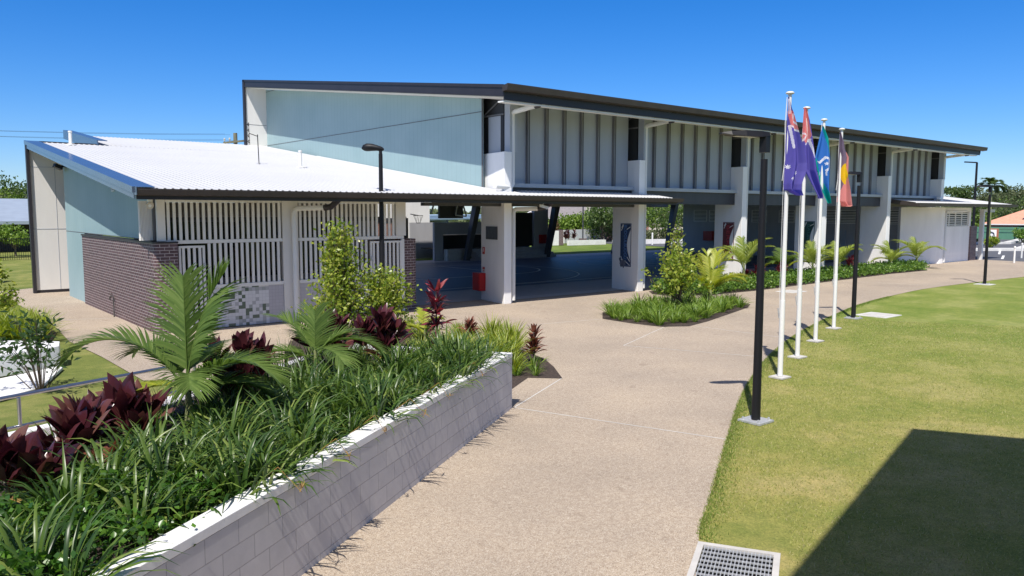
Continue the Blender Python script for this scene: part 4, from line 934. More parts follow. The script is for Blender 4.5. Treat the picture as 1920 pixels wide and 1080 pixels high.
def blades(n, L, w, e0, e1, droop, base=.05, segs=4, Lvar=.3, az=None, tw=.0, broad=False):
    """arching strap leaves around the origin"""
    V = []; F = []
    for k in range(n):
        a = rs.uniform(0, 2*math.pi) if az is None else az[0]+rs.uniform(-az[1], az[1])
        el = R(rs.uniform(e0, e1)); ll = L*(1-Lvar*rs.rand()); dr = R(droop*rs.uniform(.5, 1.3)); ww = w*rs.uniform(.75, 1.15)
        h = Vector((math.cos(a), math.sin(a), 0)); sd_ = Vector((-math.sin(a), math.cos(a), 0))
        rl = rs.uniform(-tw, tw); p = h*rs.uniform(0, base)+sd_*rs.uniform(-base, base)*.5; n0 = len(V); st = ll/segs
        for i in range(segs+1):
            t = i/segs; wi = ww*.5*max(.02, (.14+.86*math.sin(min(1, t/.55)*math.pi/2)**1.7)*(1 if t < .55 else max(0, 1-((t-.55)/.45)**1.7))) if broad else ww*(.55+.6*t if t < .5 else (1.0-(t-.5)*2)**.8*.85)*.5+.0005
            e = el-dr*t*t*1.0; d = h*math.cos(e)+Vector((0, 0, 1))*math.sin(e); n_ = d.cross(sd_); s2 = sd_*math.cos(rl*(.3+t))+n_*math.sin(rl*(.3+t)); nn = d.cross(s2)
            V += [tuple(p+s2*wi+nn*wi*-.35), tuple(p), tuple(p-s2*wi+nn*wi*-.35)]
            p = p+d*st
        for i in range(segs):
            b = n0+i*3; F += [(b, b+1, b+4, b+3), (b+1, b+2, b+5, b+4)]
    return V, F
def frond_mesh(az, el, L, droop, nl, ll, lw, vee=28, seed=0):
    """feather palm frond: arched midrib with two rows of leaflets"""
    r_ = np.random.RandomState(seed); V = []; F = []
    h = Vector((math.cos(az), math.sin(az), 0)); sd_ = Vector((-math.sin(az), math.cos(az), 0)); K = 30; p = Vector((0, 0, 0)); pts = []; ds = []
    tws = r_.uniform(-.5, .5)
    for i in range(K+1):
        t = i/K; e = el-droop*t**1.5; d = h*math.cos(e)+Vector((0, 0, 1))*math.sin(e); pts.append(p.copy()); ds.append(d); p = p+d*(L/K)
    rad = lambda t: .011*(1-t*.85)*(L/1.2)
    for i in range(K+1):
        n_ = ds[i].cross(sd_); r0 = rad(i/K)
        V += [tuple(pts[i]+sd_*r0), tuple(pts[i]+n_*r0), tuple(pts[i]-sd_*r0), tuple(pts[i]-n_*r0)]
    for i in range(K):
        for k in range(4): F.append((i*4+k, i*4+(k+1) % 4, i*4+4+(k+1) % 4, i*4+4+k))
    nr = len(F)
    for j in range(nl):
        t = .16+.84*(j+.5)/nl; f = t*K; i = min(K-1, int(f)); fr = f-i
        P_ = pts[i].lerp(pts[i+1], fr); d = ds[i].lerp(ds[i+1], fr).normalized(); n_ = d.cross(sd_)*-1
        if n_.z < 0 and abs(d.z) < .9: n_ = -n_
        prof = math.sin(math.pi*min(1, (t-.08)*.98))**.6; l = ll*(.35+.75*prof)*r_.uniform(.9, 1.08)*(1 if t < .85 else 1-(t-.85)*2.2)
        for sgn in (1, -1):
            ang = R(62-34*t)+r_.uniform(-.07, .07)
            dv = (d*math.cos(ang)+sd_*sgn*math.sin(ang)*math.cos(R(vee))+n_*math.sin(R(vee))*math.sin(ang)).normalized()
            w2 = d*lw*.5*r_.uniform(.8, 1.1); q = P_.copy(); b = len(V); S3 = 3; cur = dv
            for k in range(S3+1):
                tt = k/S3; wk = (1.0, 1.25, .95, .06)[k]
                wv = (w2-cur*w2.dot(cur)); wv = wv.normalized()*w2.length if wv.length > 1e-6 else w2
                V += [tuple(q+wv*wk), tuple(q-wv*wk)]
                cur = (cur+Vector((0, 0, -1))*(.10+.20*tt)).normalized(); q = q+cur*(l/S3)
            for k in range(S3): F.append((b+2*k, b+2*k+1, b+2*k+3, b+2*k+2))
    return V, F, nr
def palm(name, label, loc, stem_h, fronds, nl, ll, lw, mat, group=None, stem_r=.05, cat='palm'):
    T = thing(name, label, cat, loc, group)
    mb = MB(); x, y, z = loc; mb.tube([(x, y, z-.02), (x+.01, y, z+stem_h*.5), (x, y, z+stem_h)], [stem_r*1.3, stem_r, stem_r*.55], 10); mb.build('trunk', M['palmtrunk'], T, smooth=True)
    for k, fd in enumerate(fronds):
        az, el, L, dr = fd[:4]; mm = fd[4] if len(fd) > 4 else mat; sc = fd[5] if len(fd) > 5 else 1
        V, F, nr = frond_mesh(R(az), R(el), L, R(dr), nl, ll*sc, lw, seed=k*7+int(abs(loc[0])*10))
        o = fastmesh('frond', V, F, mm, T); o.location = (0, 0, stem_h*(.72+.28*(k % 3)/2))
    return T
palm('feather_palm', 'largest feather palm in the raised planter with long arching fronds', (2.70, 9.08, .78), .62,
     [(146, 62, 1.65, 118), (75, 87, 1.25, 8), (-28, 80, 1.30, 26), (-50, 50, 1.25, 100), (110, 48, 1.1, 80), (-105, 28, .8, 60), (5, 40, 1.1, 85), (168, 14, .62, 45, M['frondy'], .6), (60, 35, 1.0, 70), (-20, 20, .9, 60)],
     46, .50, .022, M['frond'], stem_r=.042)
palm('feather_palm', 'smaller dark feather palm in the raised planter between two maroon clumps', (4.83, 10.31, .78), .55,
     [(150, 30, .95, 85), (60, 84, .62, 8), (-35, 28, 1.0, 80), (-15, 58, .6, 50), (120, 60, .8, 50), (-90, 15, .9, 50), (20, 20, .9, 70), (170, 5, .9, 50), (80, 30, .8, 60)],
     38, .40, .017, M['frond'], stem_r=.035)
palm('young_palm', 'small yellow green palm with few fan-like leaves beside the tall maroon plant', (10.3, 15.9, 0), .45,
     [(150, 45, .75, 80), (60, 70, .6, 40), (-40, 60, .5, 70), (100, 40, .5, 60)], 14, .26, .05, M['frondy'], stem_r=.025)
palm('yellow_palm', 'bright yellow feather palm standing in the island bed beside the leafy sapling', (22.9, 16.9, 0), .55,
     [(140, 60, 1.65, 75), (60, 82, 1.45, 22), (20, 76, 1.5, 34), (-40, 58, 1.5, 80), (100, 70, 1.5, 44), (-70, 50, 1.3, 80), (180, 52, 1.4, 74), (-20, 38, 1.3, 60), (-45, 78, 1.4, 30), (130, 80, 1.4, 25)], 52, .46, .021, M['frondy'], stem_r=.07)
GP_ = 'feather palms in the long bed before the hall'
bp_ = [((29.85, 20.3, 0), 1.0, 1.45, M['frondm'], 'pale green palm with a fanned frond in front of the red sign column', 0),
       ((36.1, 20.6, 0), .7, 1.35, M['frondm'], 'yellow green palm between the first and second flagpoles', 1),
       ((38.9, 20.7, 0), .7, 1.25, M['frondm'], 'yellow green palm between the third and fourth flagpoles', 2),
       ((44.6, 20.7, 0), .55, 1.3, M['frondm'], 'bright green palm just right of the second black lamp', 3),
       ((47.6, 20.6, 0), .6, 1.45, M['frondm'], 'rightmost palm of the long bed, beside the dark red clump', 4),
       ((33.9, 20.9, 0), .7, 1.0, M['frond'], 'dark half hidden palm behind the nearest black lamp', 5)]
for loc, sh_, L, mm, lab, k in bp_:
    r_ = np.random.RandomState(k+20)
    fr = [(az+r_.uniform(-18, 18), r_.uniform(48, 72), L*1.25*r_.uniform(.8, 1.05), r_.uniform(60, 100)) for az in (140, 95, 45, -5, -45, -100, 178)]+[(60+r_.uniform(-30, 30), 84, L*.9, 15), (130, 25, L*.8, 70, M['frondy'])]
    palm('feather_palm', lab, loc, sh_, fr, 30, .46, .030, mm, GP_, stem_r=.07)

def cordyline(name, label, loc, mat, h=.5, n=26, L=.5, w=.09, heads=((0, 0, 0),), group=None, e=(35, 85), dry=True, cat='plant'):
    T = thing(name, label, cat, loc, group); x, y, z = loc
    mb = MB()
    for hx_, hy_, hz_ in heads: mb.tube([(x+hx_*.3, y+hy_*.3, z-.02), (x+hx_*.8, y+hy_*.8, z+(h+hz_)*.5), (x+hx_, y+hy_, z+h+hz_)], [.018, .015, .012], 7)
    mb.build('stem', M['stem'], T)
    for hx_, hy_, hz_ in heads:
        V = []; F = []; top = h+hz_
        for lay in range(4):
            v, f = blades(max(3, n//4), L*(1-.10*lay), w, e[0]+lay*9, min(88, e[1]-12+lay*4), 62-lay*8, .03, 7, .45, tw=1.1, broad=w > .1)
            o_ = len(V); zz = top*(.62+.13*lay); V += [(a+hx_, b+hy_, c+zz) for a, b, c in v]; F += [tuple(i+o_ for i in q) for q in f]
        fastmesh('leaf_head', V, F, mat, T, smooth=True)
    if dry:
        v, f = blades(5, L*.7, w*.7, 5, 40, 60, .05, 4); fastmesh('dead_leaves', [(a, b, c+h*.35) for a, b, c in v], f, M['dry'], T)
    return T
cordyline('broad_leaf_plant', 'glossy maroon broad leaved plant directly left of the largest palm', (1.95, 8.75, .78), M['cord'], .42, 26, .66, .15, ((0, 0, 0), (.2, .2, -.1), (-.2, .12, -.2), (.1, -.2, -.25)), e=(42, 90))
cordyline('broad_leaf_plant', 'glossy maroon broad leaved plant in the middle of the three at the left', (1.40, 8.20, .78), M['cord'], .36, 26, .62, .155, ((0, 0, 0), (.14, .24, .05), (-.2, -.1, -.15)), e=(42, 90))
cordyline('broad_leaf_plant', 'glossy maroon broad leaved plant cut by the left edge of the photo', (.78, 7.55, .78), M['cord'], .38, 26, .62, .155, ((0, 0, 0), (-.1, .18, 0), (.2, -.05, -.15)), e=(42, 90))
cordyline('broad_leaf_plant', 'bronze tipped maroon plant squeezed between two glossier ones at the left', (1.62, 8.0, .78), M['cordb'], .12, 18, .42, .11)
cordyline('broad_leaf_plant', 'very dark upright maroon plant right behind the largest palm', (3.62, 9.85, .78), M['cord'], .72, 34, .52, .125, ((0, 0, 0), (-.28, .2, -.08), (.22, .0, -.1), (.0, -.1, -.35), (-.2, .0, -.4)), e=(40, 88))
cordyline('broad_leaf_plant', 'dense maroon plant in front of the tall bright shrub, left one of the pair', (5.45, 11.0, .78), M['cord'], .78, 32, .48, .115, ((0, 0, 0), (-.22, .05, -.1), (.15, .12, -.15), (0, -.1, -.38)), e=(35, 88))
cordyline('broad_leaf_plant', 'dense maroon plant in front of the tall bright shrub, right one of the pair', (6.12, 10.72, .78), M['cord'], .78, 32, .48, .115, ((0, 0, 0), (-.22, .12, -.1), (.24, -.05, -.12), (0, -.1, -.38)), e=(35, 88))
cordyline('tall_red_plant', 'tall thin plant with purple red leaves all the way up its stem', (8.6, 12.85, 0), M['cordr'], 1.72, 44, .48, .095, ((0, 0, 0),), e=(5, 85))
v, f = blades(110, .34, .055, -25, 45, 60, .03, 4)
fastmesh("lower_leaves", [(a, b, c+.45+1.15*((i//15) % 110)/110) for i, (a, b, c) in enumerate(v)], f, M['cord'], bpy.data.objects['tall_red_plant'])
cordyline('bronze_plant', 'bronze red tufted plant among the yellow straps, farther one beside the path', (10.9, 14.9, 0), M['cordb'], .62, 44, .38, .06, ((0, 0, 0), (.1, .06, -.12)), e=(20, 85), dry=False)
cordyline('bronze_plant', 'bronze red tufted plant standing alone in dark mulch at the path corner', (11.15, 12.85, 0), M['cordb'], .66, 48, .36, .055, ((0, 0, 0), (.03, .02, -.2), (-.02, 0, -.36)), e=(10, 85), dry=False)
for loc, h, lab in (((33.6, 20.7, 0), .75, 'upright red plant in the long bed left of the nearest flagpole'), ((39.7, 20.4, 0), .9, 'red tufted plant behind the fourth flagpole'), ((48.3, 21.0, 0), .35, 'dark red clump at the right end of the long bed'), ((31.6, 20.6, 0), .8, 'red plant half hidden behind the nearest black lamp'), ((31.0, 20.9, 0), .5, 'low purple plant under the pale palm')):
    cordyline('red_bed_plant', lab, loc, M['cordr'], h, 34, .42, .06, ((0, 0, 0), (.2, .05, -.15), (-.2, .1, -.1)), group='red plants in the long bed', e=(20, 85), dry=False)

# strap leaved clumps: a few shapes, many copies
def clump_protos(name, mat, n, L, w, e0, e1, dr, k=4, segs=5):
    out = []
    for i in range(k):
        V, F = blades(n, L, w, e0, e1, dr, .06, segs, tw=.5); out.append(fastmesh(name, V, F, mat))
    return out
def scatter(protos, pts, label, cat, group, s0=.8, s1=1.15, seed=3):
    r_ = random.Random(seed)
    for i, (x, y, z) in enumerate(pts):
        o = protos[i] if i < len(protos) else protos[i % len(protos)].copy()
        if i >= len(protos): COL.objects.link(o)
        o.location = (x, y, z); s = r_.uniform(s0, s1); o.scale = (s, s, s*r_.uniform(.9, 1.1)); o.rotation_euler = (r_.uniform(-.08, .08), r_.uniform(-.08, .08), r_.uniform(0, 6.28))
        tag(o, label, cat, group)
def pin(x, y, P): return inpoly(x, y, P)
def fill(poly, sp, jit, z, seed, inset=.12, avoid=()):
    r_ = random.Random(seed); xs = [p[0] for p in poly]; ys = [p[1] for p in poly]; out = []; y = min(ys); row = 0
    while y < max(ys):
        x = min(xs)+(sp/2 if row % 2 else 0)
        while x < max(xs):
            a, b = x+r_.uniform(-jit, jit), y+r_.uniform(-jit, jit)
            if pin(a, b, poly) and all(min(segd(a, b, poly[i], poly[(i+1) % len(poly)]) for i in range(len(poly))) > inset for _ in (0,)) and all(math.hypot(a-c[0], b-c[1]) > c[2] for c in avoid): out.append((a, b, z))
            x += sp
        y += sp*.87; row += 1
    return out
def PLp(a, b): q = A1-ud*a+nd_*b; return (q.x, q.y)
front = [PLp(.25, .12), PLp(10.2, .12), PLp(10.2, 1.75), PLp(.25, 1.6)]
fp = [p for p in fill(front, .29, .08, .78, 4, .02) if not (((Vector(p[:2])-A1).dot(-ud)) > 7.2 and rnd.random() < .55)]
pr = clump_protos('strap_leaf_clump', M['liriope'], 34, .64, .034, 25, 86, 110, 6)
scatter(pr, fp, 'dark green strap leaved clump in the front rows of the raised planter', 'plant', 'strap leaved clumps in the raised planter', .7, 1.35)
back = [PLp(.35, 1.75), PLp(10.2, 1.95), PLp(10.2, 3.1), PLp(.35, 3.1)]
pr = clump_protos('spiky_grass_clump', M['liriope'], 34, .62, .016, 50, 86, 50)
scatter(pr, [p for p in fill(back, .42, .12, .78, 5, .04) if not (5.0 < (Vector(p[:2])-A1).dot(-ud) < 9.2 and (Vector(p[:2])-A1).dot(nd_) < 2.75)], 'upright spiky green clump in the back rows of the raised planter', 'plant', 'spiky clumps at the back of the raised planter', .7, 1.2)
# round leaved creeper at the near corner of the planter (nobody could count it)
def creeper(name, pts, z, n, hgt, leaf, mat, label, cat='ground cover'):
    P_ = np.array([pts[i] for i in rs.randint(0, len(pts), n)]); P_ = P_+rs.normal(size=(n, 2))*.13
    hz_ = z+hgt*rs.rand(n)**.6*(.65+.35*np.sin(P_[:, 0]*7+P_[:, 1]*5))
    D = rs.normal(size=(n, 3)); D[:, 2] = np.abs(D[:, 2])*.8+.15
    V, F = leaf_cloud(np.column_stack([P_, hz_]), D, leaf*rs.uniform(.7, 1.2, n), leaf*.72*rs.uniform(.8, 1.1, n), .12)
    return tag(fastmesh(name, V, F, mat), label, cat, kind='stuff')
near = fill([PLp(6.6, .35), PLp(10.3, .35), PLp(10.3, 2.0), PLp(6.9, 2.0)], .18, .05, 0, 8, 0)
creeper('creeping_cover', [p[:2] for p in near], .80, 8000, .34, .062, M['carissa'], 'glossy round leaved creeper filling the near left corner of the planter')
under = fill([PLp(.3, .3), PLp(10, .3), PLp(10, 3.1), PLp(.3, 3.1)], .3, .1, 0, 9, 0)
creeper('leaf_underlayer', [p[:2] for p in under], .78, 14000, .16, .05, M['shrubdark'], 'low dark foliage between the planter clumps')

# ground level beds
pr = clump_protos('yellow_strap_clump', M['dianella'], 70, .68, .03, 40, 86, 60)
ypts = [(8.7, 13.2), (10.0, 12.2), (10.7, 13.3), (9.5, 13.0), (9.8, 14.2), (10.6, 14.6), (11.3, 13.8), (9.0, 13.8), (9.2, 13.3), (9.6, 13.9), (10.1, 13.4), (10.3, 14.2), (10.8, 13.8), (11.1, 14.5), (9.9, 14.7), (10.6, 15.2), (11.6, 14.2), (9.3, 14.6), (8.8, 14.0), (11.7, 15.1), (9.9, 12.7), (10.5, 12.9), (9.1, 12.5), (11.3, 15.8), (10.6, 16.4), (12.1, 15.4)]
scatter(pr, [(x, y, 0) for x, y in ypts], 'yellow green strap leaved clump between the planter end and the path', 'plant', 'yellow strap clumps beyond the planter', .95, 1.35)
pr = clump_protos('green_strap_clump', M['liriopeb'], 36, .42, .024, 35, 84, 80)
gpts = [(9.95, 12.0), (10.25, 11.75), (10.6, 12.2), (12.1, 16.6), (12.5, 17.6), (12.2, 18.6), (11.0, 17.3), (11.6, 18.0), (9.4, 16.2), (9.0, 15.4), (8.0, 15.1), (7.6, 14.2), (8.3, 14.6), (7.2, 13.3), (10.2, 18.2), (9.2, 18.6), (8.2, 17.0), (11.3, 19.6), (12.2, 19.6)]
scatter(pr, [(x, y, 0) for x, y in gpts], 'fresh green strap leaved clump scattered in the bed beyond the planter', 'plant', 'green strap clumps beyond the planter', .75, 1.15)
pr = clump_protos('island_strap_clump', M['liriopeb'], 52, .52, .026, 35, 84, 85)
ip = fill(BED_ISL, .46, .14, 0, 11, .2)
ip = [p for p in ip if not (p[1] < 15.2 and p[0] > 20.3 and rnd.random() < .5)]
scatter(pr, ip, 'green strap leaved clump covering the diamond shaped island bed', 'plant', 'strap clumps in the island bed', .65, 1.4)
lb = fill(BED_LONG, .34, .1, 0, 12, .12)
creeper('long_bed_cover', [p[:2] for p in lb], .02, 28000, .48, .12, M['cover'], 'bright leafy ground cover filling the long bed before the hall')
pr = clump_protos('long_bed_clump', M['liriope'], 40, .5, .028, 40, 84, 80)
scatter(pr, [(24.8+rnd.uniform(-.2, .5), 20.2+rnd.uniform(-.3, .5), 0) for _ in range(7)]+[(x, 20.7+rnd.uniform(-.2, .3), 0) for x in np.arange(26.5, 46, 1.15)], 'grey green strap clump along the back of the long bed', 'plant', 'strap clumps in the long bed', .8, 1.3)

def shrub(name, label, loc, h, r, n, leaf, mat, stems=5, cat='shrub', group=None, bottom=.25, shape=None, lw=.5):
    T = thing(name, label, cat, loc, group); x, y, z = loc; P_ = []; D_ = []; mb = MB()
    r_ = random.Random(int(x*31+y*17)); tips = []
    for k in range(stems*5):
        a = r_.uniform(0, 6.28); t = r_.uniform(bottom, 1) if k % 5 else 1.0*r_.uniform(.8, 1); rr = r*(1-(abs(t-.45)/.62)**2*.8 if shape is None else shape(t))*r_.uniform(.45, 1)
        rr = max(.02, rr); tips.append(Vector((math.cos(a)*rr, math.sin(a)*rr, h*t)))
    for i, tp in enumerate(tips):
        b = Vector((tp.x*.12, tp.y*.12, 0)); m_ = Vector((tp.x*.45, tp.y*.45, tp.z*.55)); mb.tube([b+Vector(loc), m_+Vector(loc), tp+Vector(loc)], [.011*h/1.5, .008*h/1.5, .003], 5, cap=False)
        per = max(4, n//len(tips))
        for j in range(per):
            u = r_.uniform(.42, 1.04); q = (m_.lerp(tp, (u-.42)/.6) if u > .42 else m_); q = q+Vector((r_.gauss(0, 1), r_.gauss(0, 1), r_.gauss(0, 1)))*h*.045
            P_.append(tuple(q)); d = (tp-m_).normalized()*.6+Vector((r_.gauss(0, .7), r_.gauss(0, .7), r_.gauss(-.1, .6))); D_.append(tuple(d))
    mb.build('stems', M['stem'], T)
    P_ = np.array(P_); V, F = leaf_cloud(P_, np.array(D_), leaf*rs.uniform(.6, 1.15, len(P_)), leaf*lw*rs.uniform(.8, 1.1, len(P_)), .1)
    fastmesh('foliage', V, F, mat, T); return T
shrub('leafy_shrub', 'tall pointed bright green shrub in front of the slatted screens', (9.2, 18.1, 0), 2.95, 1.25, 5200, .13, M['shrub'], 22, bottom=.22, shape=lambda t: (1.12-t*1.0)*1.25 if t > .35 else 1.3)
shrub('leafy_shrub', 'lower yellow green shrub at the foot of the rounded head lamp', (10.55, 18.0, 0), 1.8, 1.0, 2800, .13, M['shrub'], 14, bottom=.2)
T = shrub('leafy_sapling', 'slim sapling with drooping green leaves on a pale stem in the island bed', (20.5, 16.5, 0), 2.0, 1.15, 1350, .17, M['shrub'], 8, bottom=.45, cat='tree')
shrub('bamboo_like_shoot', 'thin upright yellow green shrub rising behind the island sapling', (24.2, 19.5, 0), 2.8, .4, 500, .16, M['shrub'], 4, bottom=.55)
shrub('open_shrub', 'open leggy shrub with dark leaves seen against the white seat wall', (2.3, 16.4, 0), 1.4, 1.0, 420, .17, M['shrubdark'], 4, bottom=.5, lw=.32)
shrub('bed_shrub', 'dark green shrub at the far left edge above the yellow straps', (2.4, 27.5, 0), 2.1, 1.2, 2600, .14, M['shrub'], 8)
pr = clump_protos('left_strap_clump', M['dianella'], 60, .7, .03, 35, 84, 75, 3)
scatter(pr, fill([(-1, 22.6), (1.6, 22.3), (3.3, 22.5), (3.6, 24), (3.4, 26), (-1, 26)], .5, .15, 0, 21, .1)+[(2.9, 22.7, 0)], 'lime strap leaved clump in the bed beyond the white seat wall', 'plant', 'lime strap clumps at the left', 1.1, 1.5)
pr = clump_protos('left_spiky_clump', M['liriope'], 50, .75, .02, 40, 88, 35, 2)
scatter(pr, [(3.1, 27.0, 0), (2.5, 26.6, 0), (3.3, 29.5, 0)], 'dark spiky clump at the edge of the left bed beside the path', 'plant', 'dark spiky clumps at the left', .9, 1.2)

# trees and background
def tree(name, label, x, y, h, r, mat, n=2600, leaf=.35, trunk=.16, crown=(.35, 1.0), lobes=9, flat=.75, group=None, z=0, stems=1):
    T = thing(name, label, 'tree', (x, y, z), group); r_ = random.Random(int(x*7+y*3)); mb = MB(); Ls = []
    zc = h*(crown[0]+crown[1])/2; hh = h*(crown[1]-crown[0])/2
    for k in range(lobes):
        a = r_.uniform(0, 6.28); u = r_.uniform(-.75, .8); rr = r*math.sqrt(max(.05, 1-u*u))*r_.uniform(.3, .72); Ls.append((math.cos(a)*rr, math.sin(a)*rr, zc+u*hh*.72, r*r_.uniform(.28, .5)))
    for k in range(stems):
        ox = (k-(stems-1)/2)*.5; mb.tube([(x+ox*.3, y, z-.1), (x+ox*.6, y, z+h*crown[0]*.7), (x+ox*.3, y, z+zc)], [trunk, trunk*.75, trunk*.3], 8)
    for lx, ly, lz, lr in Ls: mb.tube([(x, y, z+h*crown[0]*.7), (x+lx*.5, y+ly*.5, z+(h*crown[0]*.7+lz)*.52), (x+lx, y+ly, z+lz)], [trunk*.45, trunk*.28, trunk*.08], 6, cap=False)
    mb.build('trunk', M['trunk'], T)
    P_ = []
    per = n//lobes
    for lx, ly, lz, lr in Ls:
        d = rs.normal(size=(per, 3)); d /= np.linalg.norm(d, axis=1, keepdims=True); rad = lr*(.55+.5*rs.rand(per)**.7)*(1+.25*np.sin(d[:, 0]*5+d[:, 1]*4+lx))
        q = d*rad[:, None]; q[:, 2] *= flat; P_.append(q+np.array([lx, ly, lz]))
    P_ = np.concatenate(P_); D = rs.normal(size=P_.shape); D[:, 2] -= .2
    V, F = leaf_cloud(P_, D, leaf*rs.uniform(.6, 1.2, len(P_)), leaf*.55*rs.uniform(.8, 1.1, len(P_)), .1)
    fastmesh('crown', V, F, mat, T); return T
# right hand horizon
k = 0
for (px_, D_, h, r, mt, lab) in ((1790, 150, 8.2, 3.4, 'tree1', 'rounded tree on the horizon touching the hall downpipe'), (1826, 150, 6.0, 4.2, 'tree2', 'low tree on the horizon behind the thin distant lamp'), (1850, 150, 6.2, 3.4, 'tree2', 'low olive tree behind the lone palm'), (1886, 150, 8.0, 6.0, 'tree2', 'wide flat crowned tree right of the lone palm'), (1921, 150, 7.6, 4.0, 'tree2', 'flat crowned tree cut by the right edge of the photo')):
    az = YAW-math.atan((px_-960)/1474.1); tree('horizon_tree', lab, math.cos(az)*D_, math.sin(az)*D_, h, r, M[mt], 2200, .42, .18, (.45 if h > 6 else .2, 1), 12, .5, 'trees on the right horizon')
for (px_, D_, h, r, mt, lab) in ((1838, 142, 4.6, 4.2, 'tree1', 'dark bushy tree just under the white canopy roof'), (1872, 138, 4.2, 4.8, 'tree3', 'bright bushy tree behind the orange roof left end'), (1905, 138, 4.9, 5.2, 'tree2', 'grey green bushy tree above the orange roof'), (1938, 136, 5.3, 5, 'tree1', 'dark bushy tree above the solar panels'), (1800, 140, 4.4, 4.2, 'tree1', 'dark bushes seen under the canopy roof'), (1770, 146, 4.6, 4.5, 'tree2', 'bushes hidden behind the right annex')):
    az = YAW-math.atan((px_-960)/1474.1); tree('bushy_tree', lab, math.cos(az)*D_, math.sin(az)*D_, h, r, M[mt], 2600, .40, .15, (.05, 1), 12, .8, 'bushy trees behind the orange roofed house')
T = thing('lone_palm', 'tall thin palm with a small round crown above the far right lamp', 'palm', (84.8, 30.0, 0))
mb = MB(); mb.tube([(84.8, 30, 0), (84.8, 30, 5.9)], [.14, .08], 8); mb.build('trunk', M['palmtrunk'], T)
for k in range(16):
    V, F, nr = frond_mesh(R(k*47), R(5+60*((k*5) % 7)/7), 1.5, R(75), 22, .5, .08, seed=k); o = fastmesh('frond', V, F, M['tree1'], T); o.location = (0, 0, 5.85)
# distant street lamp
T = thing('street_lamp', 'very thin tall distant lamp right of the hall roof end', 'lamp', (75.2, 27.9, 0))
mb = MB(); mb.tube([(75.2, 27.9, 0), (75.2, 27.9, 7.6)], [.13, .09], 8); mb.build('pole', M['black'], T)
mb = MB(); mb.bar((75.2, 27.9, 7.6), (74.4, 28.6, 7.65), .16, .1); mb.build('lamp_head', M['black'], T)
# orange roofed brick house, green fence, sign
HB = thing('brick_house', 'brick house with orange tiled roof and dark solar panels beyond the green fence', 'house', (118, 38, 0))
hu = Vector((.30, -.954)).normalized(); hv = Vector((.954, .30)).normalized(); h0 = Vector((113.5, 41.3))
def HP(a, b): q = h0+hu*a+hv*b; return (q.x, q.y)
mb = MB(); mb.prism([HP(.6, .6), HP(17, .6), HP(17, 9), HP(.6, 9)], 0, 1.72); mb.build('wall', M['redbrick'], HB)
mb = MB(); a = [HP(0, 0), HP(17.6, 0), HP(17.6, 9.6), HP(0, 9.6)]; rA, rB = HP(5.0, 4.8), HP(12.8, 4.8)
mb.add([(*p_, 1.75) for p_ in a]+[(*rA, 3.75), (*rB, 3.75)], [(0, 1, 5, 4), (1, 2, 5), (2, 3, 4, 5), (3, 0, 4), (3, 2, 1, 0)]); rf = mb.build('roof', M['orangeroof'], HB)
mb = MB(); mb.bar((*a[0], 1.72), (*a[1], 1.72), .12, .14); mb.bar((*a[0], 1.72), (*a[3], 1.72), .12, .14); mb.build('gutter', M['whitemetal'], rf)
mb = MB()
def RP(a_, t): q = Vector(HP(a_, 4.8*t)); return (q.x-.05, q.y, 1.75+2.0*t+.07)
mb.add([RP(4.6, .3), RP(9.2, .3), RP(9.8, .72), RP(5.6, .72)], [(0, 1, 2, 3)]); mb.build('solar_panel', M['solar'], rf)
mb = MB(); q = HP(4.2, .55); q2 = HP(6.2, .55); mb.bar((*q, 1.2), (*q2, 1.2), .06, .8); wn_ = mb.build('window', M['solar'], HB)
GF = thing('green_fence', 'green sheet metal fence before the orange roofed house', 'fence', (94, 33, 0))
gA = Vector((101, 48)); gB = Vector((112, 26)); gd = (gB-gA).normalized()
mb = MB(); mb.bar((*gA, .75), (*gB, .75), .05, 1.5); mb.build('sheet_panel', M['greenmetal'], GF)
for k in range(10):
    q = gA+gd*(k*2.4)-Vector((.3, .1)); mb = MB(); mb.tube([(q.x, q.y, 0), (q.x, q.y, 1.3)], .05, 6); mb.build('post', M['black'], GF)
mb = MB(); mb.bar((gA.x-.3, gA.y-.1, 1.25), (gB.x-.3, gB.y-.1, 1.25), .04); mb.build('rail', M['black'], GF)
T = thing('arrow_sign', 'small white road sign with a black curved arrow before the green fence', 'sign', (91.2, 31.9, 0))
mb = MB(); mb.tube([(91.2, 31.9, 0), (91.2, 31.9, .9)], .03, 6); mb.build('post', M['galv'], T)
mb = MB(); mb.bar((91.05, 32.35, 1.0), (91.3, 31.6, 1.0), .04, .95); b = mb.build('sign_plate', M['signwhite'], T)
dd_ = Vector((.25, -.75, 0)).normalized(); c_0 = Vector((91.14, 31.96, 1.05))
mb = MB(); pts = [c_0+dd_*.22+Vector((0, 0, -.22)), c_0+dd_*.16+Vector((0, 0, .05)), c_0+dd_*-.05+Vector((0, 0, .16)), c_0+dd_*-.12+Vector((0, 0, .16))]
for a_, b_ in zip(pts[:-1], pts[1:]): mb.bar(a_, b_, .06, .10)
mb.add([tuple(c_0+dd_*-.10+Vector((-.03, 0, .32))), tuple(c_0+dd_*-.10+Vector((-.03, 0, .0))), tuple(c_0+dd_*-.34+Vector((-.03, 0, .16)))], [(0, 1, 2)]); mb.build('arrow', M['black'], b)
for (x, y, lab) in ((57.9, 18.9, 'white bollard post of the low chain rail beside the car park'), (64.5, 20.6, 'farther white rail post cut by the right edge')):
    mb = MB(); mb.lathe([(.06, 0), (.055, .95), (.07, .96), (.07, 1.06), (.03, 1.1)], (x, y, 0), 12); tag(mb.build('bollard', M['whitemetal'], smooth=False), lab, 'bollard', 'white posts beside the car park')
mb = MB(); mb.prism([(72, 27.6), (76.5, 24.3), (100, 29.5), (99.4, 30.2), (77, 25.2), (73, 28.2)], 0, .22); tag(mb.build('kerb', M['kerb']), kind='structure')
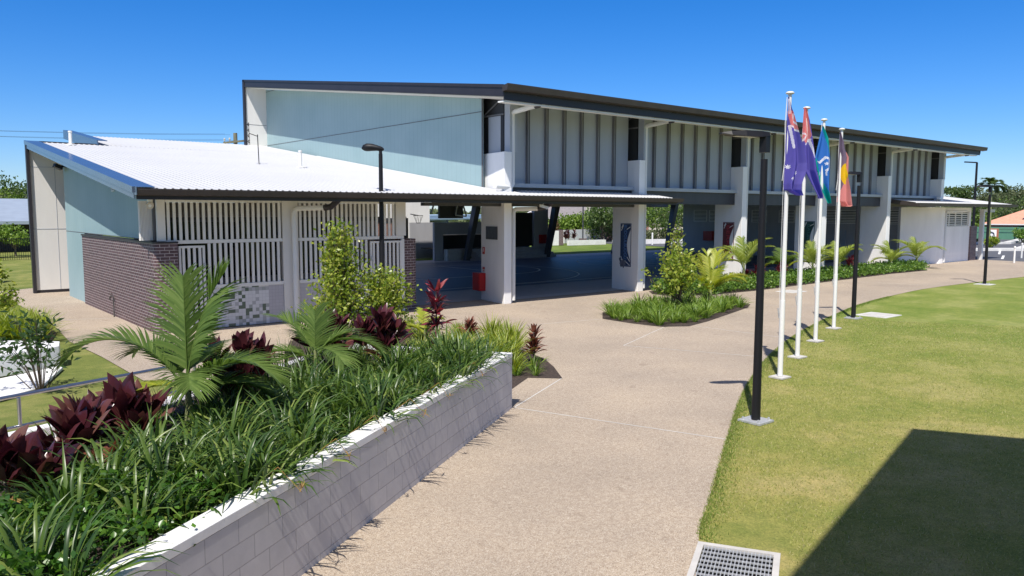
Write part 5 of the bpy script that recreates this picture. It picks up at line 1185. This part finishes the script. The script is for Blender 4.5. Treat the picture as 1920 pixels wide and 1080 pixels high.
mb = MB(); mb.prism([(86, 33.5), (92, 30.4), (110, 34), (109, 35), (92.2, 31.2), (87, 34)], 0, .2); tag(mb.build('kerb', M['kerb']), kind='structure')
sh1 = shrub('verge_shrub', 'yellow green shrub on the verge in front of the terracotta pillar', (80.5, 28.2, 0), 1.0, .8, 500, .3, M['shrub'], 4)
shrub('verge_shrub', 'green and orange shrub on the verge at the right edge', (96, 30.6, 0), 1.5, 1.8, 700, .35, M['cover'], 5)
shrub('verge_shrub', 'small palm like shrub on the verge behind the thin white post', (86.5, 32.6, 0), 1.5, .9, 500, .35, M['shrubdark'], 4)
mb = MB(); mb.box(98.3, 34.0, 0, 98.9, 34.9, 1.45); tag(mb.build('pillar', M['orange'], bevel=.02), 'terracotta coloured pillar before the green fence', 'pillar')

# seen through the hall: lawn, white walls, hedges, houses, trees
def wallseg(a, b, z0, z1, th, mat, name='white_garden_wall', lab='', cat='wall', grp=None):
    mb = MB(); wall(mb, a, b, th, z0, z1); return tag(mb.build(name, mat), lab, cat, grp)
wallseg((49.3, 56.9), (52.0, 56.3), 0, 1.42, .3, M['cap'], lab='plain white wall panel beside the left raked column of the hall')
wallseg((52.02, 56.28), (52.5, 56.18), 0, 1.5, .34, M['brick'], name='brick_pillar', lab='short plum brick pillar joining the white garden walls', cat='pillar')
wallseg((55.8, 59.6), (64.2, 62.0), 0, 1.35, .3, M['cap'], lab='long white garden wall behind the thin red plants')
wallseg((64.3, 62.1), (65.6, 61.9), 0, 1.4, .3, M['brick'], name='brick_pillar', lab='plum brick pillar ending the long white garden wall', cat='pillar')
wallseg((52.5, 55.4), (57.2, 55.0), 0, .48, .3, M['cap'], lab='low white kerb wall in the sunlit garden, left one')
wallseg((57.9, 54.6), (70.5, 51.0), 0, .46, .3, M['cap'], lab='low white kerb wall in the sunlit garden, long right one')
T = thing('street_lamp', 'slim dark lamp pole behind the low white kerb walls seen through the hall', 'lamp', (57.5, 58.6, 0))
mb = MB(); mb.tube([(57.5, 58.6, 0), (57.5, 58.6, 5.2)], .07, 8); mb.build('pole', M['steel'], T); mb = MB(); mb.box(57.2, 58.3, 0, 57.8, 58.9, .5); mb.build('footing', M['brick'], T)
for (x, y) in ((53.2, 56.6), (54.2, 57.3), (55.6, 57.9)): cordyline('garden_red_plant', 'thin dark red plant before the white garden wall seen through the hall', (x, y, 0), M['cord'], .8, 24, .6, .12, ((0, 0, 0), (0, 0, .4)), group='red plants seen through the hall', dry=False)
sheet('far_road', [(58, 47.5), (100, 70), (130, 100), (60, 66)], .003, M['asphalt'])
sheet('far_path', [(58.5, 45.5), (84, 52), (84, 55), (60, 49)], .004, M['concrete'])
for i, (px_, D_, h, r, mt, lo, lab) in enumerate(((1008, 88, 3.0, 1.8, 'tree3', .2, 'green palm like bush right of the inner black door'), (1040, 92, 2.2, 2.0, 'tree4', .05, 'rusty leaved bush behind the white garden walls'), (1074, 90, 3.2, 1.7, 'tree3', .05, 'bright green bush in front of the grey roofed house'), (1090, 96, 2.5, 1.6, 'tree1', .05, 'dark green bush right of the slim lamp pole'),
     (1108, 92, 3.5, 2.8, 'tree3', .05, 'yellow green bush before the right raked column'), (1128, 86, 3.9, 2.8, 'tree1', .05, 'tall green bush behind the right raked column'), (1148, 90, 3.8, 3.0, 'tree2', .05, 'olive bush hidden by the second column'), (1222, 108, 6.6, 4.6, 'tree4', .2, 'bronze leaved tree left of the pale power pole'), (1254, 92, 5.6, 4.0, 'tree3', .15, 'bright spreading tree seen right of the third raked column'),
     (1282, 88, 5.2, 4.2, 'tree1', .15, 'full green tree at the right end of the hall opening'), (1196, 100, 6.0, 4.4, 'tree1', .1, 'dark tree hidden behind the second column'), (1310, 96, 5.8, 4.6, 'tree2', .1, 'olive tree behind the inner end wall'), (1168, 100, 6.0, 4, 'tree1', .1, 'dark green tree right of the house roofs'))):
    az = YAW-math.atan((px_-960)/1474.1); tree('garden_tree', lab, math.cos(az)*D_, math.sin(az)*D_, h, r, M[mt], 1900, .34, .12, (lo, 1), 9, .85, 'trees seen through the hall')
for i, (px_, D_) in enumerate(((1235, 100), (1102, 112))):
    az = YAW-math.atan((px_-960)/1474.1); x, y = math.cos(az)*D_, math.sin(az)*D_
    mb = MB(); mb.tube([(x, y, 0), (x, y, 8.5)], [.42, .3], 10); tag(mb.build('power_pole', M['cream']), ('thick pale power pole among the bronze tree leaves', 'pale power pole right of the grey tiled roof')[i], 'pole', 'pale poles seen through the hall')
hd_ = []
for k in range(26): hd_.append((66+k*.8, 57-k*.05+ (k % 3)*.3))
P_ = np.array([hd_[i] for i in rs.randint(0, len(hd_), 9000)])+rs.normal(size=(9000, 2))*.4
V, F = leaf_cloud(np.column_stack([P_, rs.rand(9000)*1.25]), rs.normal(size=(9000, 3)), .2, .13, .1)
tag(fastmesh('clipped_hedge', V, F, M['tree2']), 'long clipped hedge beyond the road seen through the hall', 'hedge')
for k in range(6):
    x, y = 60.5+k*3.6, 51.8+k*.55
    mb = MB(); mb.lathe([(.08, 0), (.08, 1.15), (.04, 1.2)], (x, y, 0), 8); tag(mb.build('white_post', M['signwhite']), 'short white post beside the far road seen through the hall', 'bollard', 'white posts seen through the hall')
def house(name, lab, x, y, ang, w, d, wh, rh, wm, rm, extra=True):
    T = thing(name, lab, 'house', (x, y, 0)); u = Vector((math.cos(R(ang)), math.sin(R(ang)))); v = Vector((-u.y, u.x)); o = Vector((x, y))
    def P(a, b): q = o+u*a+v*b; return (q.x, q.y)
    mb = MB(); mb.prism([P(-w/2+.5, -d/2+.5), P(w/2-.5, -d/2+.5), P(w/2-.5, d/2-.5), P(-w/2+.5, d/2-.5)], 0, wh); mb.build('wall', wm, T)
    q = [P(-w/2, -d/2), P(w/2, -d/2), P(w/2, d/2), P(-w/2, d/2)]; rA, rB = P(-w/2+d/2, 0), P(w/2-d/2, 0)
    mb = MB(); mb.add([(*p_, wh+.03) for p_ in q]+[(*rA, wh+rh), (*rB, wh+rh)], [(0, 1, 5, 4), (1, 2, 5), (2, 3, 4, 5), (3, 0, 4), (3, 2, 1, 0)]); rf = mb.build('roof', rm, T)
    mb = MB(); mb.bar((*q[0], wh), (*q[1], wh), .14, .16); mb.bar((*q[0], wh), (*q[3], wh), .14, .16); mb.bar((*q[0], wh+.06), (*rA, wh+rh+.03), .25, .08); mb.bar((*rA, wh+rh+.04), (*rB, wh+rh+.04), .22, .08); mb.build('ridge_and_gutter', M['cap'], rf)
    for k in (-.28, .12):
        a = P(w*k, -d/2+.46); b = P(w*k+1.8, -d/2+.46); mb = MB(); mb.bar((*a, wh*.58), (*b, wh*.58), .06, 1.0); mb.build('window', M['glass'], T)
    return T
house('grey_roof_house', 'house with grey tiled hipped roof behind the bushes seen through the hall', 84, 86, -40, 20, 10, 2.2, 2.2, M['redbrick'], M['greyroof'])
house('grey_roof_house', 'second grey tiled house, half hidden right of the first', 104, 82, -45, 18, 10, 2.3, 2.2, M['cream'], M['greyroof'])
# blue metal roofed pavilion seen above the stage and sunlit walls beside it
PV = thing('blue_roof_pavilion', 'pavilion with pale blue metal roof glimpsed above the stage', 'building', (42, 58, 0))
mb = MB(); mb.prism([(33, 52), (52, 64), (47, 72), (28, 60)], 2.55, 2.65); mb.prism([(33.5, 52.8), (51, 64), (48, 69), (30, 58.5)], 2.66, 2.95); mb.build('roof', M['lightblue'], PV)
for (x, y) in ((33.5, 53), (39, 56.5), (45, 60.3), (51, 64)):
    mb = MB(); mb.tube([(x, y, 0), (x, y, 2.55)], .12, 8); mb.build('post', M['bluefascia'], PV)
mb = MB(); mb.prism([(30.2, 58.6), (48.2, 69.9), (48, 70.1), (30, 58.8)], 0, 2.5); mb.build('wall', M['greywall'], PV)
BW = thing('sunlit_end_block', 'white wall with plum brick panel seen through the gap beside the first column', 'building', (29, 48, 0))
mb = MB(); mb.prism([(25.0, 48.0), (31.6, 48.0), (31.6, 48.3), (25.0, 48.3)], 0, 4.2); mb.build('wall', M['white'], BW)
mb = MB(); mb.prism([(24.6, 47.6), (28.9, 47.6), (28.9, 47.99), (24.6, 47.99)], 0, 2.5); b = mb.build('brick_panel', M['redbrick'], BW)
mb = MB(); mb.prism([(24.6, 47.57), (28.95, 47.57), (28.95, 47.99), (24.6, 47.99)], 2.5, 2.8); mb.build('panel_cap', M['dark'], b)
T = thing('basketball_hoop', 'black wire basketball ring fixed high beside the plum brick panel', 'hoop', (26.8, 42.0, 2.9))
mb = MB()
for zz, rr in ((3.02, .30), (2.55, .12)): mb.tube([(26.8+rr*math.cos(t), 42.0+rr*math.sin(t), zz) for t in np.linspace(0, 6.283, 17)], .015, 5)
for k in range(8): t = k*math.pi/4; mb.tube([(26.8+.3*math.cos(t), 42+.3*math.sin(t), 3.02), (26.8+.12*math.cos(t+.3), 42+.12*math.sin(t+.3), 2.55)], .01, 4)
mb.tube([(26.8, 42, 3.02), (26.8, 42.9, 3.1)], .03, 5); mb.build('ring_net', M['black'], T)
T = thing('retracted_backboard', 'dark retracted backboard and white frame hanging under the hall roof', 'backboard', (25, 34, 4))
mb = MB(); mb.box(23.0, 34.0, 2.92, 24.5, 34.15, 4.9); mb.build('backboard', M['dark'], T)
mb = MB(); mb.bar((23.9, 33.85, 3.1), (24.15, 33.85, 4.3), .06); mb.bar((24.15, 33.85, 4.3), (24.6, 33.85, 3.05), .0601); mb.bar((23.9, 33.85, 3.08), (24.6, 33.85, 3.02), .0602); mb.bar((22.4, 33.9, 3.2), (22.9, 33.9, 4.4), .07); mb.bar((23.8, 34.2, 4.85), (23.8, 34.2, 8.3), .08); mb.build('hanging_frame', M['whitemetal'], T)
T = thing('hose_box', 'dark red hose box on the inner grey wall right of the stage', 'cabinet', (38.3, 43.2, 1))
mb = MB(); mb.box(38.0, 43.1, .95, 38.6, 43.29, 1.6); mb.build('box_body', M['red'], T); mb = MB(); mb.box(38.05, 43.08, 1.0, 38.55, 43.099, 1.55); mb.build('door', M['red'], T)
T = thing('hose_box', 'red hose box on the grey wall seen left of the red sign', 'cabinet', (51.9, 38.3, 1))
mb = MB(); mb.box(51.8, 38.2, 1.0, 51.98, 39.1, 1.75); mb.build('box_body', M['red'], T); mb = MB(); mb.box(51.78, 38.25, 1.05, 51.799, 39.05, 1.7); mb.build('door', M['red'], T)

# left: far building, fence, trees, power pole
LB = thing('far_classroom', 'low building with silver blue roof at the far left', 'building', (6, 75, 0))
mb = MB(); mb.prism([(-12, 72), (14, 72), (14, 86), (-12, 86)], lambda x, y: 2.3+(y-72)*.14, lambda x, y: 2.4+(y-72)*.14); mb.box(-12, 71.9, 2.2, 14, 72.0, 2.45); mb.build('roof', M['bluegrey'], LB)
mb = MB(); mb.prism([(-12, 75), (14, 75), (14, 85), (-12, 85)], 0, 2.4); mb.build('wall', M['dark'], LB)
for k in range(9):
    mb = MB(); mb.box(-11+k*3, 72.3, 0, -10.85+k*3, 72.45, 2.3); mb.build('post', M['bluegrey'], LB)
FN = thing('black_fence', 'black tubular fence at the edge of the far left lawn', 'fence', (7, 61, 0)); fx0, fx1, fy = -6.0, 13.0, 61.5
mb = MB(); mb.box(fx0, fy, 1.38, fx1, fy+.04, 1.42); mb.box(fx0, fy, .14, fx1, fy+.04, .18); mb.build('rail', M['black'], FN)
mb = MB(); x = fx0
while x < fx1: mb.box(x, fy-.001, .0, x+.025, fy+.025, 1.45); x += .13
mb.build('pickets', M['black'], FN)
for k in range(8):
    mb = MB(); mb.box(fx0+k*2.5, fy-.03, 0, fx0+k*2.5+.07, fy+.05, 1.5); mb.build('post', M['black'], FN)
tree('small_round_tree', 'small round bright tree behind the black fence at the left', 8.2, 66.5, 2.25, 1.5, M['tree3'], 1500, .2, .07, (.3, 1), 7, .8)
tree('small_round_tree', 'second small round tree at the left edge behind the fence', 6.0, 66.0, 2.1, 1.3, M['tree3'], 1300, .2, .07, (.3, 1), 7, .8)
shrub('bright_garden_shrub', 'yellow green shrub with orange leaves on the left lawn edge', (4.2, 43.0, 0), 1.0, .9, 900, .2, M['dianella'], 5)
for i, (px_, D_, h, r, mt, lab) in enumerate(((-20, 112, 8.6, 4.4, 'tree1', 'dark tree beyond the left edge of the photo'), (12, 110, 6.2, 3.8, 'tree3', 'sunny green tree above the silver blue roof'), (30, 114, 8.4, 2.2, 'tree1', 'dark narrow conical tree at the far left'), (52, 110, 7.0, 3.6, 'tree1', 'dark tree right beside the white rear wall'), (80, 110, 7.4, 4, 'tree1', 'tree hidden behind the shed, part of the left group'), (-8, 104, 5.6, 3.6, 'tree2', 'olive tree at the left edge above the roof'))):
    az = YAW-math.atan((px_-960)/1474.1); tree('far_left_tree', lab, math.cos(az)*D_, math.sin(az)*D_, h, r, M[mt], 2200, .36, .16, (.1, 1), 11, .9, 'trees at the far left')
# wide belt of far woodland that closes the horizon
N_ = 42000; az = rs.uniform(R(5), R(110), N_); dd = rs.uniform(170, 215, N_); hh_ = 3.4+.7*np.sin(az*37)+.6*np.sin(az*91+1)
P_ = np.column_stack([np.cos(az)*dd, np.sin(az)*dd, rs.rand(N_)**.8*np.maximum(hh_, 2)])
V, F = leaf_cloud(P_, rs.normal(size=(N_, 3)), 1.3, .9, .1); tag(fastmesh('far_woodland', V, F, M['tree2']), 'far woodland closing the horizon', 'woodland', kind='stuff')
PP = thing('timber_power_pole', 'timber power pole with crossarm and insulators rising above the white roof', 'pole', (21.3, 58, 0))
mb = MB(); mb.tube([(21.3, 58.0, 0), (21.3, 58.0, 8.95)], [.19, .14], 10); mb.build('pole', M['wood'], PP)
mb = MB(); cd_ = Vector((.9, -.3, 0)).normalized(); ct = Vector((21.3, 57.85, 8.3)); mb.bar(ct-cd_*.9+Vector((0, 0, -.1)), ct+cd_*1.3+Vector((0, 0, .2)), .1, .14); mb.build('crossarm', M['wood'], PP)
for a_ in (-.8, -.45, .6, 1.2):
    mb = MB(); q = ct+cd_*a_+Vector((0, 0, .1+.12*a_)); mb.lathe([(.03, 0), (.07, .05), (.05, .1), (.08, .15), (.04, .24)], tuple(q), 8); mb.build('insulator', M['cream'], PP)
for i, (dz, off) in enumerate(((.55, -.75), (.5, -.4), (.15, -.9), (.1, .6))):
    a_ = ct+cd_*off+Vector((0, 0, dz)); b_ = Vector((-32, 78-i*.8, 10.2+dz)); pts = []
    for k in range(13): t = k/12; q = a_.lerp(b_, t); q.z -= 1.6*4*t*(1-t)*.6; pts.append(q)
    mb = MB(); mb.tube(pts, .007, 4, cap=False); tag(mb.build('power_line', M['black']), 'thin overhead wire crossing the sky at the left', 'wire', 'overhead wires at the left')

# grass blades on the near lawn (one object, uncountable)
N_ = 330000; u = rs.rand(N_); E_ = np.array(EDGE); seg = np.linalg.norm(np.diff(E_, axis=0), axis=1); cs = np.concatenate([[0], np.cumsum(seg)]); Lmax = 26.0
s_a = u**1.35*Lmax; ex_ = np.interp(s_a, cs, E_[:, 0]); ey_ = np.interp(s_a, cs, E_[:, 1]); off = rs.rand(N_)**1.5*12.0
nx, ny = .52, -.854
P_ = np.column_stack([ex_+nx*off+rs.normal(size=N_)*.01, ey_+ny*off, np.full(N_, -.02)])
keep = ~((P_[:, 0] > 5.6) & (P_[:, 0] < 7.4) & (P_[:, 1] > 3.2) & (P_[:, 1] < 4.8) & (np.abs((P_[:, 0]-6.25)*.865+(P_[:, 1]-4.68)*.5) < 1.1) & (((P_[:, 0]-6.25)*.5-(P_[:, 1]-4.68)*.865) < .85))
P_ = P_[keep]; n = len(P_)
D = rs.normal(size=(n, 3))*.75; D[:, 2] = .8; D /= np.linalg.norm(D, axis=1, keepdims=True); Sx = np.cross(D, rs.normal(size=(n, 3))); Sx /= np.linalg.norm(Sx, axis=1, keepdims=True)
hL = rs.uniform(.025, .06, n)[:, None]; ww = .0045+.0006*np.hypot(P_[:, 0], P_[:, 1])[:, None]*.25
V = np.stack([P_-Sx*ww, P_+Sx*ww, P_+D*hL], 1).reshape(-1, 3); F = np.arange(3*n).reshape(-1, 3)
tag(fastmesh('lawn_grass', V, F, M['turf']), 'short sunlit lawn grass right of the curved path', 'grass', kind='stuff')

N_ = 22000; s_a = rs.rand(N_)**1.2*34.0; off = np.abs(rs.normal(size=N_))*.10; P_ = np.column_stack([np.interp(s_a, cs, E_[:, 0])+nx*(off-.015), np.interp(s_a, cs, E_[:, 1])+ny*(off-.015), np.full(N_, -.01)])
P_ = P_[(P_[:, 0] > 6.35)]; n = len(P_)
D = rs.normal(size=(n, 3))*.55; D[:, 2] = .9; D /= np.linalg.norm(D, axis=1, keepdims=True); Sx = np.cross(D, rs.normal(size=(n, 3))); Sx /= np.linalg.norm(Sx, axis=1, keepdims=True)
hL = rs.uniform(.022, .045, n)[:, None]; ww = .005+.00015*np.hypot(P_[:, 0], P_[:, 1])[:, None]
V = np.stack([P_-Sx*ww, P_+Sx*ww, P_+D*hL], 1).reshape(-1, 3); F = np.arange(3*n).reshape(-1, 3)
tag(fastmesh('grass_fringe', V, F, leafmat('fringe_blade', [(.10, .17, .03), (.18, .26, .05), (.30, .34, .1)], .7, .3, spec=.15)), 'greener grass fringe along the curved path edge', 'grass', kind='stuff')

# spent flower stalks leaning over the planter cap
for k, (a, b) in enumerate(((1.9, .15), (3.3, .12), (4.2, .1), (5.0, .15), (5.9, .1), (6.8, .14))):
    p0 = PLp(a, b+.2); p1 = PLp(a-.05, b-.15); p2 = PLp(a-.08, -.12-.05*(k % 3))
    T = thing('flower_stalk', 'dry flower stalk hanging over the planter capping', 'plant', (p0[0], p0[1], .8), 'dry flower stalks over the planter edge')
    mb = MB(); mb.tube([(*p0, .85), (*p1, 1.12), (*p2, .95-.04*(k % 2))], [.005, .004, .003], 5); mb.build('stalk', M['dry'], T)
    v, f = blades(9, .09, .012, -40, 70, 40, .005, 3); o = fastmesh('spent_flowers', v, f, M['dry'], T); o.location = (p2[0]-p0[0], p2[1]-p0[1], .15)
